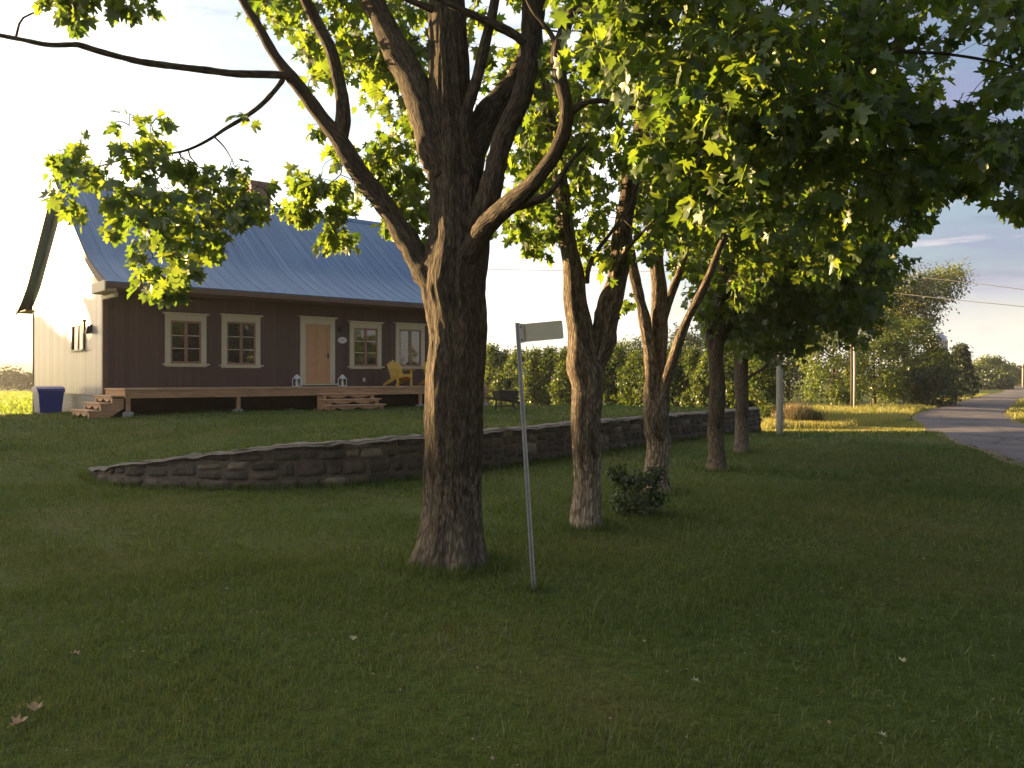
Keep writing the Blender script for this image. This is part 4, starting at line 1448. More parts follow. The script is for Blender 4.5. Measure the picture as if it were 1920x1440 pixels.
def make_tree(name, label, limbs, regions, base, leafm, barkm, extra=(), holes=(), root_ridge=False, group=None, segs=14):
    root = thing(name, label, 'tree', tuple(base), 0, group)
    B = np.array(base)
    tb = MB()
    nodes = []
    for li, (pts, opt) in enumerate(limbs):
        P = [np.append(W(p[0], p[1], p[2]), p[3] / 2 / F * p[2]) for p in pts]
        per = opt.get('per', 6)
        Q = spline(P, per)
        # natural waviness
        for i in range(len(Q)):
            amp = opt.get('wav', 0.25) * Q[i, 3]
            if 2 < i:
                Q[i, 0] += amp * mnoise.noise((Q[i, 2] * 2.3 + li * 9, Q[i, 0] * 2, 1))
                Q[i, 1] += amp * mnoise.noise((Q[i, 2] * 2.3 + li * 9, Q[i, 0] * 2, 7))
        if not opt.get('flare'):
            for i in range(len(Q)):
                Q[i, 3] *= 1 + 0.13 * mnoise.noise((i * 0.42 + li * 7.3, 0.5, 0)) + 0.07 * mnoise.noise((i * 1.1 + li * 3.1, 4.5, 0))
                Q[i, 3] *= 1 + 0.22 * math.exp(-i / 4.0)
        ridge = None
        if opt.get('flare'):
            z0 = base[2]
            fur = opt.get('furrow', 0.0)
            def ridge(i, th, p, z0=z0, fur=fur):
                h = max(0.0, p[2] - z0)
                e = 0.0
                if fur:
                    q = (math.cos(th) * 5.5, math.sin(th) * 5.5, h * 1.9)
                    e = fur * (0.5 - 2.2 * abs(mnoise.noise(q))) + 0.5 * fur * mnoise.noise((math.cos(th) * 12, math.sin(th) * 12, h * 7))
                    e *= 1 + 0.9 * math.exp(-h / 0.3)
                return e + 0.22 * math.exp(-h / 0.22) * (0.5 + 0.5 * math.sin(th * 5 + 1.1 + 1.3 * math.sin(th * 2))) + 0.035 * math.sin(th * 7 + 2 * math.sin(h * 1.3)) + 0.02 * math.sin(th * 13 + h * 2.0)
        tb.tube(Q[:, :3] - B, np.maximum(Q[:, 3], 0.003), opt.get('segs', segs), True, opt.get('wob', 0.15), li * 3.17, ridge)
        if opt.get('node', True):
            st = int(len(Q) * opt.get('from', 0.35))
            nodes += [(q[:3], q[3]) for q in Q[st:]]
    centres = []
    for (poly, Y0, Y1, n, r, nl, sz) in regions:
        for c in clump_centres(poly, Y0, Y1, n, holes):
            centres.append((c, r * random.uniform(0.75, 1.25), nl, sz))
    for (c0, rad, n, r, nl, sz) in extra:
        k = 0
        while k < n:
            d = np.array([random.gauss(0, 1), random.gauss(0, 1), random.gauss(0, 1)])
            d = d / np.linalg.norm(d) * random.uniform(0.35, 1.0) ** 0.5
            c = np.array(c0) + d * np.array(rad)
            py = HY - (c[2] - EYE) / c[1] * F
            px = HX + c[0] / c[1] * F
            k += 1
            if py > -110 and -80 < px < 2000:
                continue
            centres.append((c, r * random.uniform(0.8, 1.2), nl, sz))
    # twigs: every clump hangs on the nearest limb or on a nearer clump
    NP = np.array([n_[0] for n_ in nodes]); NR = [n_[1] for n_ in nodes]
    order = sorted(range(len(centres)), key=lambda i: np.min(np.linalg.norm(NP - centres[i][0], axis=1)))
    pos, tip, nor, siz, tnt = [], [], [], [], []
    for i in order:
        c, r, nl, sz = centres[i]
        d = np.linalg.norm(NP - c, axis=1)
        j = int(np.argmin(d + 0.25 * (NP[:, 2] > c[2] + 0.3)))
        a, dist = NP[j], d[j]
        r0 = min(NR[j] * 0.75, 0.006 + 0.008 * dist)
        mids = []
        for tt in (0.33, 0.66):
            q = a + (c - a) * tt + np.array([random.gauss(0, 1), random.gauss(0, 1), 0.5 + random.gauss(0, 0.6)]) * 0.07 * dist
            mids.append(q)
        path = spline([a, mids[0], mids[1], c], 3)
        rads = np.linspace(r0, max(0.0025, r0 * 0.35), len(path))
        tb.tube(path - B, rads, 5, False, 0.0, i * 0.7)
        NP = np.vstack([NP, path[4:]])
        NR += list(rads[4:])
        out = c - a
        out[2] *= 0.3
        out = out / (np.linalg.norm(out) + 1e-6)
        ns = max(2, nl // 5)
        for s in range(ns):
            dv = out * 0.5 + rng.normal(0, 0.75, 3) * np.array([1, 1, 0.75])
            dv /= np.linalg.norm(dv)
            end = c + dv * r * random.uniform(0.5, 1.15)
            tb.tube([c - B, (c + end) / 2 + np.array([0, 0, 0.02]) - B, end - B], [0.0035, 0.003, 0.0018], 4, False, 0.0, s)
            for q in range(max(1, int(round(nl / ns)))):
                tt = random.uniform(0.35, 1.05)
                lp = c + (end - c) * tt
                side = rng.normal(0, 1, 3)
                tdir = dv * 0.5 + side * 0.55 + np.array([0, 0, -0.95])
                pet = sz * random.uniform(0.3, 0.75)
                tdn = tdir / np.linalg.norm(tdir)
                pos.append(lp + tdn * pet * 0.8 + rng.normal(0, 0.12, 3) * r)
                tip.append(tdir)
                nor.append(np.array([rng.normal(0, 0.7), rng.normal(0, 0.7), 0.8]) + dv * 0.6)
                siz.append(sz * random.uniform(0.62, 1.2))
                tnt.append(random.betavariate(1.6, 2.2))
    tb.build('trunk', barkm, root, True)
    leaf_mesh('crown', np.array(pos) - B, np.array(tip), np.array(nor), np.array(siz), leafm, root, np.array(tnt))
    return root


# ---- the big maple
T1 = 7.2
limbs1 = [
    ([(843, 1075, T1, 150), (845, 1045, T1, 128), (848, 1010, T1, 116), (849, 960, T1, 108), (850, 900, T1, 105), (851, 800, T1, 106), (856, 700, T1, 106), (858, 640, T1, 106), (856, 580, T1, 112), (853, 540, T1, 118), (856, 490, T1, 116), (858, 430, T1, 108), (856, 360, T1, 100), (852, 300, T1, 96), (846, 220, T1, 82), (842, 120, T1, 74), (838, 0, T1, 66), (842, -150, T1, 54), (850, -350, T1, 36), (860, -520, T1, 14)], dict(flare=True, segs=110, per=20, wob=0.03, wav=0.06, furrow=0.05, **{'from': 0.8})),
    # long left limb and its fork
    ([(838, 560, T1, 60), (812, 528, T1 - .05, 52), (788, 490, T1, 46), (752, 432, T1 + .05, 42), (712, 375, T1 + .1, 39), (672, 320, T1 + .1, 37), (640, 268, T1 + .1, 34), (606, 224, T1 + .1, 29), (572, 178, T1 + .05, 27), (543, 142, T1, 24), (512, 98, T1, 19), (485, 50, T1, 17), (455, 0, T1, 15), (420, -70, T1, 12), (370, -160, T1, 7)], dict(segs=18)),
    ([(636, 268, T1 + .1, 26), (643, 225, T1 + .08, 27), (640, 170, T1 + .05, 25), (622, 100, T1, 24), (598, 50, T1, 23), (572, 0, T1 - .05, 22), (540, -70, T1 - .1, 18), (500, -190, T1 - .2, 9)], dict(segs=16)),
    ([(548, 146, T1, 13), (520, 140, T1 - .1, 14), (440, 138, T1 - .3, 13), (390, 132, T1 - .4, 12.5), (330, 125, T1 - .5, 12.5), (270, 117, T1 - .6, 12), (230, 108, T1 - .65, 11.5), (185, 96, T1 - .7, 11), (150, 85, T1 - .75, 11), (135, 84, T1 - .75, 10), (90, 84, T1 - .8, 9), (40, 74, T1 - .85, 8), (-40, 58, T1 - .9, 7), (-160, 30, T1 - 1, 4)], dict(segs=10, **{'from': 0.85})),
    ([(530, 150, T1, 9), (515, 170, T1 - .1, 9), (488, 198, T1 - .25, 8.5), (455, 222, T1 - .4, 8), (425, 240, T1 - .5, 7), (388, 264, T1 - .6, 6), (345, 283, T1 - .7, 5), (295, 290, T1 - .75, 4), (230, 300, T1 - .8, 3), (160, 320, T1 - .8, 2)], dict(segs=8, **{'from': 0.5})),
    # heavy second limb to the upper left
    ([(842, 330, T1 - .02, 70), (822, 275, T1 - .02, 66), (800, 215, T1, 60), (775, 155, T1 + .1, 56), (745, 92, T1 + .2, 52), (712, 30, T1 + .3, 48), (685, -20, T1 + .4, 44), (640, -120, T1 + .5, 30), (590, -260, T1 + .6, 14)], dict(segs=20)),
    # narrow upright limb
    ([(876, 290, T1 - .1, 20), (872, 225, T1 - .16, 22), (882, 185, T1 - .2, 22), (896, 140, T1 - .2, 22), (910, 85, T1 - .2, 21), (925, 20, T1 - .2, 19), (935, -60, T1 - .2, 15), (950, -200, T1 - .2, 7)], dict(segs=12)),
    # right inner fork
    ([(868, 330, T1 + .05, 60), (892, 262, T1 + .1, 56), (925, 205, T1 + .15, 50), (958, 165, T1 + .15, 42), (985, 120, T1 + .1, 36), (1000, 60, T1 + .1, 32), (1012, -20, T1 + .1, 26), (1030, -160, T1 + .2, 12)], dict(segs=18)),
    # tall right limb in front
    ([(892, 430, T1 - .12, 48), (912, 380, T1 - .2, 46), (926, 330, T1 - .22, 44), (938, 280, T1 - .22, 42), (955, 235, T1 - .2, 38), (974, 190, T1 - .18, 37), (986, 140, T1 - .16, 36), (993, 80, T1 - .15, 34), (995, 10, T1 - .15, 32), (1000, -80, T1 - .2, 24), (1010, -220, T1 - .3, 9)], dict(segs=18)),
    # low right limb
    ([(868, 505, T1 - .1, 42), (893, 455, T1 - .22, 42), (918, 418, T1 - .38, 40), (950, 388, T1 - .56, 36), (985, 358, T1 - .72, 33), (1018, 322, T1 - .84, 31), (1045, 284, T1 - .92, 29), (1060, 240, T1 - .98, 27), (1060, 195, T1 - 1.02, 26), (1050, 150, T1 - 1.04, 25), (1045, 105, T1 - 1.04, 25), (1058, 58, T1 - 1.04, 23), (1078, 10, T1 - 1.04, 22), (1110, -60, T1 - 1.1, 17), (1180, -170, T1 - 1.2, 8)], dict(segs=18)),
    ([(1046, 92, T1 - 1.04, 10), (1032, 62, T1 - 1.05, 9), (1012, 36, T1 - 1.06, 8), (992, 8, T1 - 1.07, 7), (975, -40, T1 - 1.1, 5)], dict(segs=8)),
    ([(962, 388, T1 - .55, 16), (995, 380, T1 - .45, 15), (1022, 368, T1 - .3, 14), (1044, 346, T1 - .2, 12), (1065, 310, T1, 9), (1100, 270, T1 + .3, 6)], dict(segs=8)),
    # crossing branch at the top
    ([(994, 88, T1 - .15, 17), (965, 66, T1 - .2, 18), (930, 48, T1 - .25, 17), (895, 32, T1 - .3, 15), (855, 14, T1 - .35, 12), (815, -4, T1 - .4, 10), (760, -40, T1 - .5, 6)], dict(segs=10)),
    ([(848, 30, T1, 16), (800, 14, T1 - .1, 14), (750, -10, T1 - .2, 11), (690, -60, T1 - .3, 6)], dict(segs=8)),
    # long limbs reaching right over the viewer's side, mostly in leaf
    ([(1078, 20, T1 - 1.04, 16), (1150, -20, T1 - 1.15, 14), (1260, -25, T1 - 1.3, 12), (1400, 20, T1 - 1.5, 10), (1540, 75, T1 - 1.6, 8), (1680, 95, T1 - 1.6, 7), (1780, 102, T1 - 1.6, 5.5), (1880, 120, T1 - 1.6, 4), (1960, 150, T1 - 1.6, 3)], dict(segs=8)),
    ([(1063, 215, T1 - 1.0, 14), (1110, 190, T1 - 1.0, 10), (1180, 200, T1 - 1.0, 9), (1260, 240, T1 - .9, 7), (1340, 280, T1 - 1.1, 6), (1450, 290, T1 - 1, 5), (1600, 285, T1 - .8, 4), (1750, 280, T1 - .6, 3)], dict(segs=7)),
]
regions1 = [
    ([(70, -90), (285, -90), (280, 30), (225, 25), (150, 20), (95, -5)], 6.1, 6.7, 13, .17, 22, .108),
    ([(105, 275), (240, 230), (300, 245), (310, 380), (235, 420), (110, 400)], 5.9, 6.9, 40, .105, 9, .098),
    ([(250, 400), (310, 345), (440, 335), (495, 390), (430, 425), (410, 490), (330, 520), (275, 540), (265, 470)], 5.8, 6.8, 50, .105, 9, .098),
    ([(300, 280), (390, 300), (475, 320), (500, 390), (430, 420), (320, 340)], 5.9, 6.8, 21, .10, 9, .098),
    ([(245, 215), (285, 220), (285, 260), (250, 260)], 6.2, 6.4, 2, .12, 9, .12),
    ([(455, 215), (490, 225), (480, 245), (460, 240)], 6.7, 6.9, 1, .09, 6, .10),
    ([(300, 500), (360, 470), (350, 545), (270, 565)], 5.8, 6.4, 9, .10, 9, .098),
    ([(500, -90), (800, -90), (800, 330), (770, 410), (715, 380), (665, 290), (700, 160), (600, 120)], 7.8, 9.6, 66, .28, 26, .112),
    ([(555, 365), (600, 320), (680, 340), (665, 440), (605, 450), (560, 430)], 7.6, 8.2, 15, .18, 20, .108),
    ([(700, 330), (790, 330), (790, 410), (745, 430)], 7.6, 8.6, 8, .2, 15, .12),
    ([(575, 130), (635, 230), (645, 300), (610, 280), (565, 200)], 7.8, 8.4, 5, .16, 10, .11),
    ([(445, -80), (560, -80), (630, 120), (560, 90), (480, 20)], 7.4, 8.6, 14, .22, 16, .12),
    ([(660, 300), (720, 300), (720, 400), (650, 380)], 7.8, 8.6, 6, .2, 15, .12),
    ([(870, -80), (1060, -80), (1060, 330), (970, 310), (900, 250)], 8.2, 10, 26, .3, 18, .125),
    ([(1070, -110), (1960, -110), (1960, 40), (1800, 90), (1700, 150), (1500, 240), (1300, 220), (1100, 130)], 4.9, 7.4, 165, .28, 26, .112),
    ([(1300, 200), (1700, 150), (1880, 230), (1830, 330), (1700, 365), (1560, 370), (1400, 330)], 5.6, 8.4, 110, .26, 20, .12),
    ([(1880, 30), (2010, -60), (2010, 400), (1905, 350), (1880, 230)], 5.2, 6.4, 38, .22, 16, .12),
    ([(1150, 160), (1450, 230), (1460, 400), (1380, 425), (1230, 360)], 5.6, 6.9, 26, .22, 15, .13),
    ([(1560, 350), (1720, 340), (1690, 450), (1560, 470)], 6.6, 8.2, 16, .22, 16, .115),
]
holes = [[(1880, 180), (1935, 190), (1930, 235), (1885, 230)], [(1560, 20), (1600, 10), (1610, 50), (1570, 60)], [(1670, -20), (1845, -20), (1880, 50), (1860, 95), (1790, 120), (1690, 110)], [(1760, 130), (1860, 130), (1860, 170), (1780, 175)], [(1440, -20), (1480, -20), (1480, 20), (1440, 20)]]
make_tree('maple_tree', 'largest maple in the row, thick trunk forking low beside the sign pole', limbs1, regions1, W(845, 1055, T1), M['maple'], M['bark'],
          extra=[((0.3, 6.9, 7.6), (4.4, 3.6, 2.3), 130, .5, 20, .15)], holes=holes, group='maples along the stone wall')

# ---- the other four maples of the row
T2 = 9.0
limbs2 = [
    ([(1098, 1000, T2, 66), (1098, 975, T2, 56), (1099, 920, T2, 50), (1098, 850, T2, 50), (1097, 790, T2, 54), (1098, 730, T2, 60), (1096, 690, T2, 66), (1088, 640, T2, 48), (1084, 590, T2, 46), (1078, 530, T2, 40), (1066, 470, T2, 33), (1058, 400, T2, 30), (1048, 330, T2, 27), (1030, 220, T2, 24), (1010, 80, T2, 19), (995, -120, T2, 10)], dict(flare=True, segs=26, wob=0.13, **{'from': .6})),
    ([(1104, 720, T2, 44), (1118, 665, T2 + .05, 45), (1134, 610, T2 + .05, 44), (1150, 550, T2 + .05, 42), (1163, 480, T2 + .05, 38), (1175, 400, T2 + .1, 34), (1188, 320, T2 + .1, 30), (1208, 200, T2 + .2, 25), (1235, 50, T2 + .2, 18), (1260, -120, T2 + .2, 9)], dict(segs=18, wob=0.12, **{'from': .5})),
    ([(1100, 530, T2, 8), (1105, 500, T2 - .1, 9), (1120, 470, T2 - .1, 8), (1150, 430, T2 - .2, 6), (1180, 380, T2 - .2, 4)], dict(segs=7)),
    ([(1150, 520, T2, 7), (1165, 480, T2 - .3, 8), (1200, 440, T2 - .6, 6), (1240, 400, T2 - .8, 4)], dict(segs=7)),
]
regions2 = [
    ([(950, 110), (1300, 60), (1330, 400), (1210, 490), (1090, 440), (990, 440), (960, 380)], 8.3, 11, 130, .32, 22, .12),
    ([(965, 420), (1055, 420), (1050, 495), (990, 460)], 8.6, 9.8, 9, .2, 15, .11),
    ([(1085, 440), (1160, 470), (1150, 540), (1110, 520)], 9.4, 10.6, 6, .2, 14, .11),
    ([(1110, 540), (1165, 520), (1170, 600), (1130, 600)], 10, 11, 3, .18, 12, .10),
]
make_tree('maple_tree', 'second maple from the left, pale-footed trunk splitting into two stems', limbs2, regions2, W(1098, 985, T2), M['maple'], M['bark_old'],
          extra=[((1.2, 9.4, 8.2), (2.6, 2.2, 2.2), 46, .5, 16, .15)], group='maples along the stone wall')

T3 = 11.5
limbs3 = [
    ([(1234, 940, T3, 60), (1234, 915, T3, 48), (1233, 870, T3, 44), (1232, 820, T3, 44), (1233, 770, T3, 46), (1230, 730, T3, 46), (1234, 670, T3, 32), (1237, 600, T3, 31), (1234, 530, T3, 28), (1230, 460, T3, 25), (1228, 380, T3, 22), (1232, 250, T3, 18), (1240, 60, T3, 10)], dict(flare=True, segs=22, wob=0.14, **{'from': .6})),
    ([(1226, 770, T3 - .05, 24), (1221, 710, T3 - .08, 24), (1216, 650, T3 - .08, 23), (1206, 590, T3 - .1, 22), (1194, 540, T3 - .1, 21), (1184, 490, T3 - .1, 19), (1172, 400, T3 - .1, 15), (1160, 280, T3 - .1, 9)], dict(segs=12, **{'from': .6})),
    ([(1243, 745, T3 - .05, 20), (1252, 705, T3 - .2, 19), (1268, 655, T3 - .4, 18), (1288, 600, T3 - .55, 17), (1312, 555, T3 - .65, 16), (1334, 505, T3 - .75, 14), (1352, 460, T3 - .8, 12), (1368, 425, T3 - .85, 11), (1400, 330, T3 - .8, 8), (1440, 220, T3 - .6, 4)], dict(segs=12, **{'from': .6})),
    ([(1245, 600, T3, 12), (1262, 545, T3 + .1, 14), (1280, 490, T3 + .1, 13), (1296, 430, T3 + .2, 11), (1320, 350, T3 + .3, 7)], dict(segs=8)),
]
regions3 = [
    ([(1180, 280), (1640, 230), (1650, 470), (1530, 520), (1400, 480), (1260, 440)], 10.6, 13.8, 185, .4, 22, .125),
    ([(1345, 470), (1440, 490), (1430, 580), (1350, 560)], 11.5, 12.6, 10, .28, 16, .115),
    ([(1180, 420), (1320, 430), (1300, 500), (1200, 480)], 11.4, 13, 14, .28, 16, .115),
    ([(1640, 340), (1800, 320), (1780, 365), (1690, 400), (1660, 490)], 10.5, 12, 14, .3, 16, .12),
]
make_tree('maple_tree', 'third maple of the row with three sunlit stems above the dark shrub', limbs3, regions3, W(1234, 925, T3), M['maple'], M['bark_old'],
          extra=[((3.0, 12.0, 9.0), (3.0, 2.2, 2.4), 46, .55, 16, .16)], group='maples along the stone wall')

T4 = 14.5
limbs4 = [
    ([(1343, 892, T4, 46), (1343, 872, T4, 34), (1343, 830, T4, 29), (1344, 760, T4, 29), (1344, 700, T4, 29), (1344, 650, T4, 26), (1350, 580, T4, 22), (1356, 500, T4, 19), (1362, 400, T4, 15), (1372, 260, T4, 8)], dict(flare=True, segs=18, wob=0.12, **{'from': .5})),
    ([(1340, 690, T4, 16), (1330, 630, T4, 15), (1318, 570, T4, 13), (1305, 490, T4, 10), (1290, 420, T4, 6)], dict(segs=9)),
    ([(1352, 640, T4, 12), (1390, 580, T4 + .2, 12), (1450, 530, T4 + .4, 9), (1540, 490, T4 + .5, 6)], dict(segs=8)),
]
regions4 = [
    ([(1300, 400), (1640, 390), (1660, 500), (1590, 580), (1400, 625), (1320, 600)], 13.6, 16.8, 220, .46, 22, .14),
    ([(1300, 520), (1420, 560), (1400, 640), (1320, 630)], 14, 15.5, 12, .35, 16, .12),
]
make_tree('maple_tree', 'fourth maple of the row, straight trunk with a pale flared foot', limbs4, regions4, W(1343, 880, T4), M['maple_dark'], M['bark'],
          extra=[((4.5, 15.2, 9.5), (3.2, 2.4, 2.8), 46, .6, 16, .18)], group='maples along the stone wall')

T5 = 17.8
limbs5 = [
    ([(1391, 858, T5, 34), (1391, 840, T5, 26), (1391, 780, T5, 24), (1390, 700, T5, 25), (1390, 650, T5, 24), (1394, 580, T5, 20), (1410, 500, T5, 16), (1430, 400, T5, 11), (1450, 300, T5, 5)], dict(flare=True, segs=16, wob=0.06, **{'from': .5})),
    ([(1398, 712, T5, 6), (1415, 700, T5 - .1, 6), (1432, 690, T5 - .2, 5), (1448, 672, T5 - .3, 4), (1468, 650, T5 - .4, 3)], dict(segs=6)),
    ([(1394, 640, T5, 12), (1440, 590, T5, 10), (1520, 560, T5, 8), (1600, 530, T5, 5)], dict(segs=7)),
    ([(1388, 640, T5, 10), (1370, 590, T5, 9), (1350, 530, T5, 6)], dict(segs=7)),
]
regions5 = [
    ([(1330, 440), (1640, 430), (1640, 560), (1590, 620), (1500, 630), (1390, 655), (1350, 630)], 16.6, 20.5, 240, .55, 22, .16),
    ([(1360, 600), (1540, 590), (1500, 640), (1400, 665)], 16.8, 19, 24, .42, 18, .13),
    ([(1590, 540), (1660, 520), (1670, 570), (1600, 600)], 17, 19, 8, .45, 16, .13),
]
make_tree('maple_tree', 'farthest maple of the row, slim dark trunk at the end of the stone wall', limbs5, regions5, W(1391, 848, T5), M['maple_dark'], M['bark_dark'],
          extra=[((5.6, 18.6, 9.5), (3.4, 2.6, 2.8), 40, .65, 16, .2)], group='maples along the stone wall')


# ------------------------------------------------------------------ background vegetation
def leafy(name, label, cat, loc, h, w, mtl, n=1500, leaf=0.22, trunk_h=0.2, bark=None, group=None, cone=0.0, clumps=40, droop=0.0, seed=0, trunk_r=None, flat=0.0, wy=None, shoots=0):
    """generic tree / bush: leaf clumps spread over a crown volume round a trunk with limbs"""
    r_ = np.random.default_rng(100 + seed)
    root = thing(name, label, cat, loc, 0, group)
    z0 = h * trunk_h
    ch = h - z0
    tb = MB()
    tr = trunk_r or max(0.03, 0.018 * h)
    tb.tube([(0, 0, -0.2), (0.03 * h * r_.normal() * 0.3, 0, h * 0.45), (0, 0, h * 0.9)], [tr * 1.2, tr * 0.8, tr * 0.15], 8, True, 0.08, seed)
    cs = []
    wy = wy or w * 0.8
    for k in range(clumps):
        zz = r_.uniform(0.04, 1.0) ** (0.9 if not cone else 1.2)
        if cone:
            rr = (1 - zz) * 0.95 + 0.05
        else:
            rr = math.sqrt(max(0.02, 1 - (2 * zz - 0.9) ** 2 / 1.25)) if not flat else math.sqrt(max(0.03, 1 - (1 - zz) ** 2 * 0.5)) * (0.55 + 0.45 * zz)
        th = r_.uniform(0, 2 * math.pi)
        q = r_.uniform(0.45, 1.0) ** 0.5 * rr
        lump = 1 + 0.28 * mnoise.noise((math.cos(th) * 1.3 + seed * 5.1, math.sin(th) * 1.3, zz * 2.4))
        c = np.array([math.cos(th) * q * w / 2 * lump, math.sin(th) * q * wy / 2 * lump, z0 + zz * ch * (0.94 + 0.06 * lump)])
        cs.append(c)
        if k % 3 == 0 or flat:
            zb = min(h * 0.85, max(h * 0.08, c[2] - 0.35 * math.hypot(c[0], c[1]) - 0.05 * h))
            tb.tube([(0, 0, zb), (c[0] * 0.5, c[1] * 0.5, (zb + c[2]) / 2 + 0.03 * h), c], [tr * 0.35, tr * 0.22, tr * 0.08], 5, False, 0, k)
    main_n = len(cs)
    for k in range(shoots):
        th = r_.uniform(0, 2 * math.pi)
        b0 = np.array([math.cos(th) * w * 0.25, math.sin(th) * w * 0.25, h * 0.7])
        e0 = np.array([math.cos(th) * w * r_.uniform(0.35, 0.62), math.sin(th) * w * r_.uniform(0.35, 0.62), h * r_.uniform(0.9, 1.3)])
        tb.tube([(0, 0, 0.1 * h), b0, e0], [0.006, 0.004, 0.002], 5, False, 0, k)
        for q in (0.45, 0.75, 1.0):
            cs.append(b0 + (e0 - b0) * q)
    clumps = len(cs)
    tb.build('trunk', bark or M['bark_dark'], root, True)
    cs = np.array(cs)
    per = max(3, n // clumps)
    cr = 0.62 * (w * wy * ch / clumps) ** (1 / 3)
    P = np.repeat(cs, per, 0)
    crk = np.repeat(np.where(np.arange(clumps) < main_n, 1.0, 0.5), per)[:, None]
    off = r_.normal(0, 1, P.shape) * np.array([1, 1, 0.7]) * cr * 0.55 * crk
    pos = P + off
    pos[:, 2] = np.maximum(pos[:, 2], 0.02)
    tip = off + r_.normal(0, 0.5, P.shape) * cr + np.array([0, 0, -0.4 - droop]) * cr
    nor = P * np.array([1, 1, 0.6]) / max(w, 0.1) + r_.normal(0, 0.45, P.shape) + np.array([0, 0, 0.5])
    siz = leaf * r_.uniform(0.6, 1.3, len(P))
    tint = np.clip(np.repeat(r_.uniform(0.0, 0.75, clumps), per) + r_.normal(0.12, 0.16, len(P)), 0, 1)
    leaf_mesh('crown', pos, tip, nor, siz, mtl, root, tint, 'quad')
    return root


def place(px, Y):
    x = (px - HX) / F * Y
    return (x, Y, float(ground_z(x, Y)))


def hgt_to(py, Y, z):
    return EYE + (HY - py) / F * Y - z


# hedge row at the far edge of the raised lawn
HG = 'trees of the tall hedge behind the lawn'
protos = []
for s in range(4):
    protos.append(leafy('hedge_tree', 'bushy green tree in the tall hedge behind the raised lawn', 'hedge tree', (0, 0, 0), 3.15, 2.0, M['hedge'], 5600, 0.16, 0.0, None, HG, 0, 120, 0, s + 3))
hp = np.linspace(-3.4, 13.4, 18)
for i, x in enumerate(hp):
    Y = 60 - 0.95 * (x + 2.5) + random.uniform(-0.35, 0.35)
    o = protos[i] if i < 4 else copy_tree(protos[i % 4])
    o.location = (x, Y, float(ground_z(x, Y)) - 0.05)
    o.rotation_euler.z = random.uniform(0, 6.28)
    s = random.uniform(1.0, 1.12)
    o.scale = (s, s, hgt_to(658 + random.uniform(-6, 9), Y, o.location.z) / 3.15)

bg = [
    # name, label, px, Y, top_y, width_px, mat, n, leaf, trunk, opts
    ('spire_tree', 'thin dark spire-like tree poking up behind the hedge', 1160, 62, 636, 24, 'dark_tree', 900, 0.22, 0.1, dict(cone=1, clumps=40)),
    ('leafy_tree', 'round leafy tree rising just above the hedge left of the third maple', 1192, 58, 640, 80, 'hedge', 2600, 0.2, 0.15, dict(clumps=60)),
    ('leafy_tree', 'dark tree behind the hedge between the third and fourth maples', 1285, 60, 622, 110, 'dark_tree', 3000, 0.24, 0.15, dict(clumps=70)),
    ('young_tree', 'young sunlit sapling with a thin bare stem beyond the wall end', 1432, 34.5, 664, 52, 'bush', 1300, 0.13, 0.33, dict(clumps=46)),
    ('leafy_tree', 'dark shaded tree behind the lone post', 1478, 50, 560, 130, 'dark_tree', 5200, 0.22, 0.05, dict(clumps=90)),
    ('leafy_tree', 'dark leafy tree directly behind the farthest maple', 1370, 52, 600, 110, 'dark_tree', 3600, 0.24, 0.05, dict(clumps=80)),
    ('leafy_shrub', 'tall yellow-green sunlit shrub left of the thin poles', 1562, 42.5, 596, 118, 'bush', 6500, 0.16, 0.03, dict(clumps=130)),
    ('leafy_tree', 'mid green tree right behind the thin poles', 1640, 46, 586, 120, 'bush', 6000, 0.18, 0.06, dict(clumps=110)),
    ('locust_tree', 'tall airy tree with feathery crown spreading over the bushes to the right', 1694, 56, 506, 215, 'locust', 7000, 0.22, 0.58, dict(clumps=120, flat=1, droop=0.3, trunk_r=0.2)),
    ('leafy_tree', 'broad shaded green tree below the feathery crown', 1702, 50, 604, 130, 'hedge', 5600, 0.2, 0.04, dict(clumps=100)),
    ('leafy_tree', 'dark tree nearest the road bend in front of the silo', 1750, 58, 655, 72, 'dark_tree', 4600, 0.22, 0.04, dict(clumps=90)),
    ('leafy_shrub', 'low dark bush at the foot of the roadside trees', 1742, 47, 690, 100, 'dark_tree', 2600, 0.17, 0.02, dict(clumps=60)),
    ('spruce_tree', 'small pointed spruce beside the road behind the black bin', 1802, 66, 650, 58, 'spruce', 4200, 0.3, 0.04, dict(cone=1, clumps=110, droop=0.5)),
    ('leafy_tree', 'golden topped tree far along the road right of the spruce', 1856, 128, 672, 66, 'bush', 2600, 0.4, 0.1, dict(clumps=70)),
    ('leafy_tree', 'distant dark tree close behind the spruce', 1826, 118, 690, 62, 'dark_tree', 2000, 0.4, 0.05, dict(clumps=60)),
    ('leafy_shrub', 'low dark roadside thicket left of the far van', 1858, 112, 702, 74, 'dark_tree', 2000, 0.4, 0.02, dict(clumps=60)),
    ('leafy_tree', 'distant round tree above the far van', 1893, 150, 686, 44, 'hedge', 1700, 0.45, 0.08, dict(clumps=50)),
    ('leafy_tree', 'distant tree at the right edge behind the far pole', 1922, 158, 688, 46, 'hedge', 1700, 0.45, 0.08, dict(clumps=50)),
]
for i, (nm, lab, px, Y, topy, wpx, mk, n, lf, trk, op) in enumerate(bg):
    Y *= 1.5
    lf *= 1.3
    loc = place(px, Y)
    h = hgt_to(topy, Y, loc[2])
    leafy(nm, lab, 'shrub' if 'shrub' in nm else 'tree', loc, h, wpx / F * Y, M[mk], int(n * 1.7), lf, trk, None, None, seed=20 + i, **op)

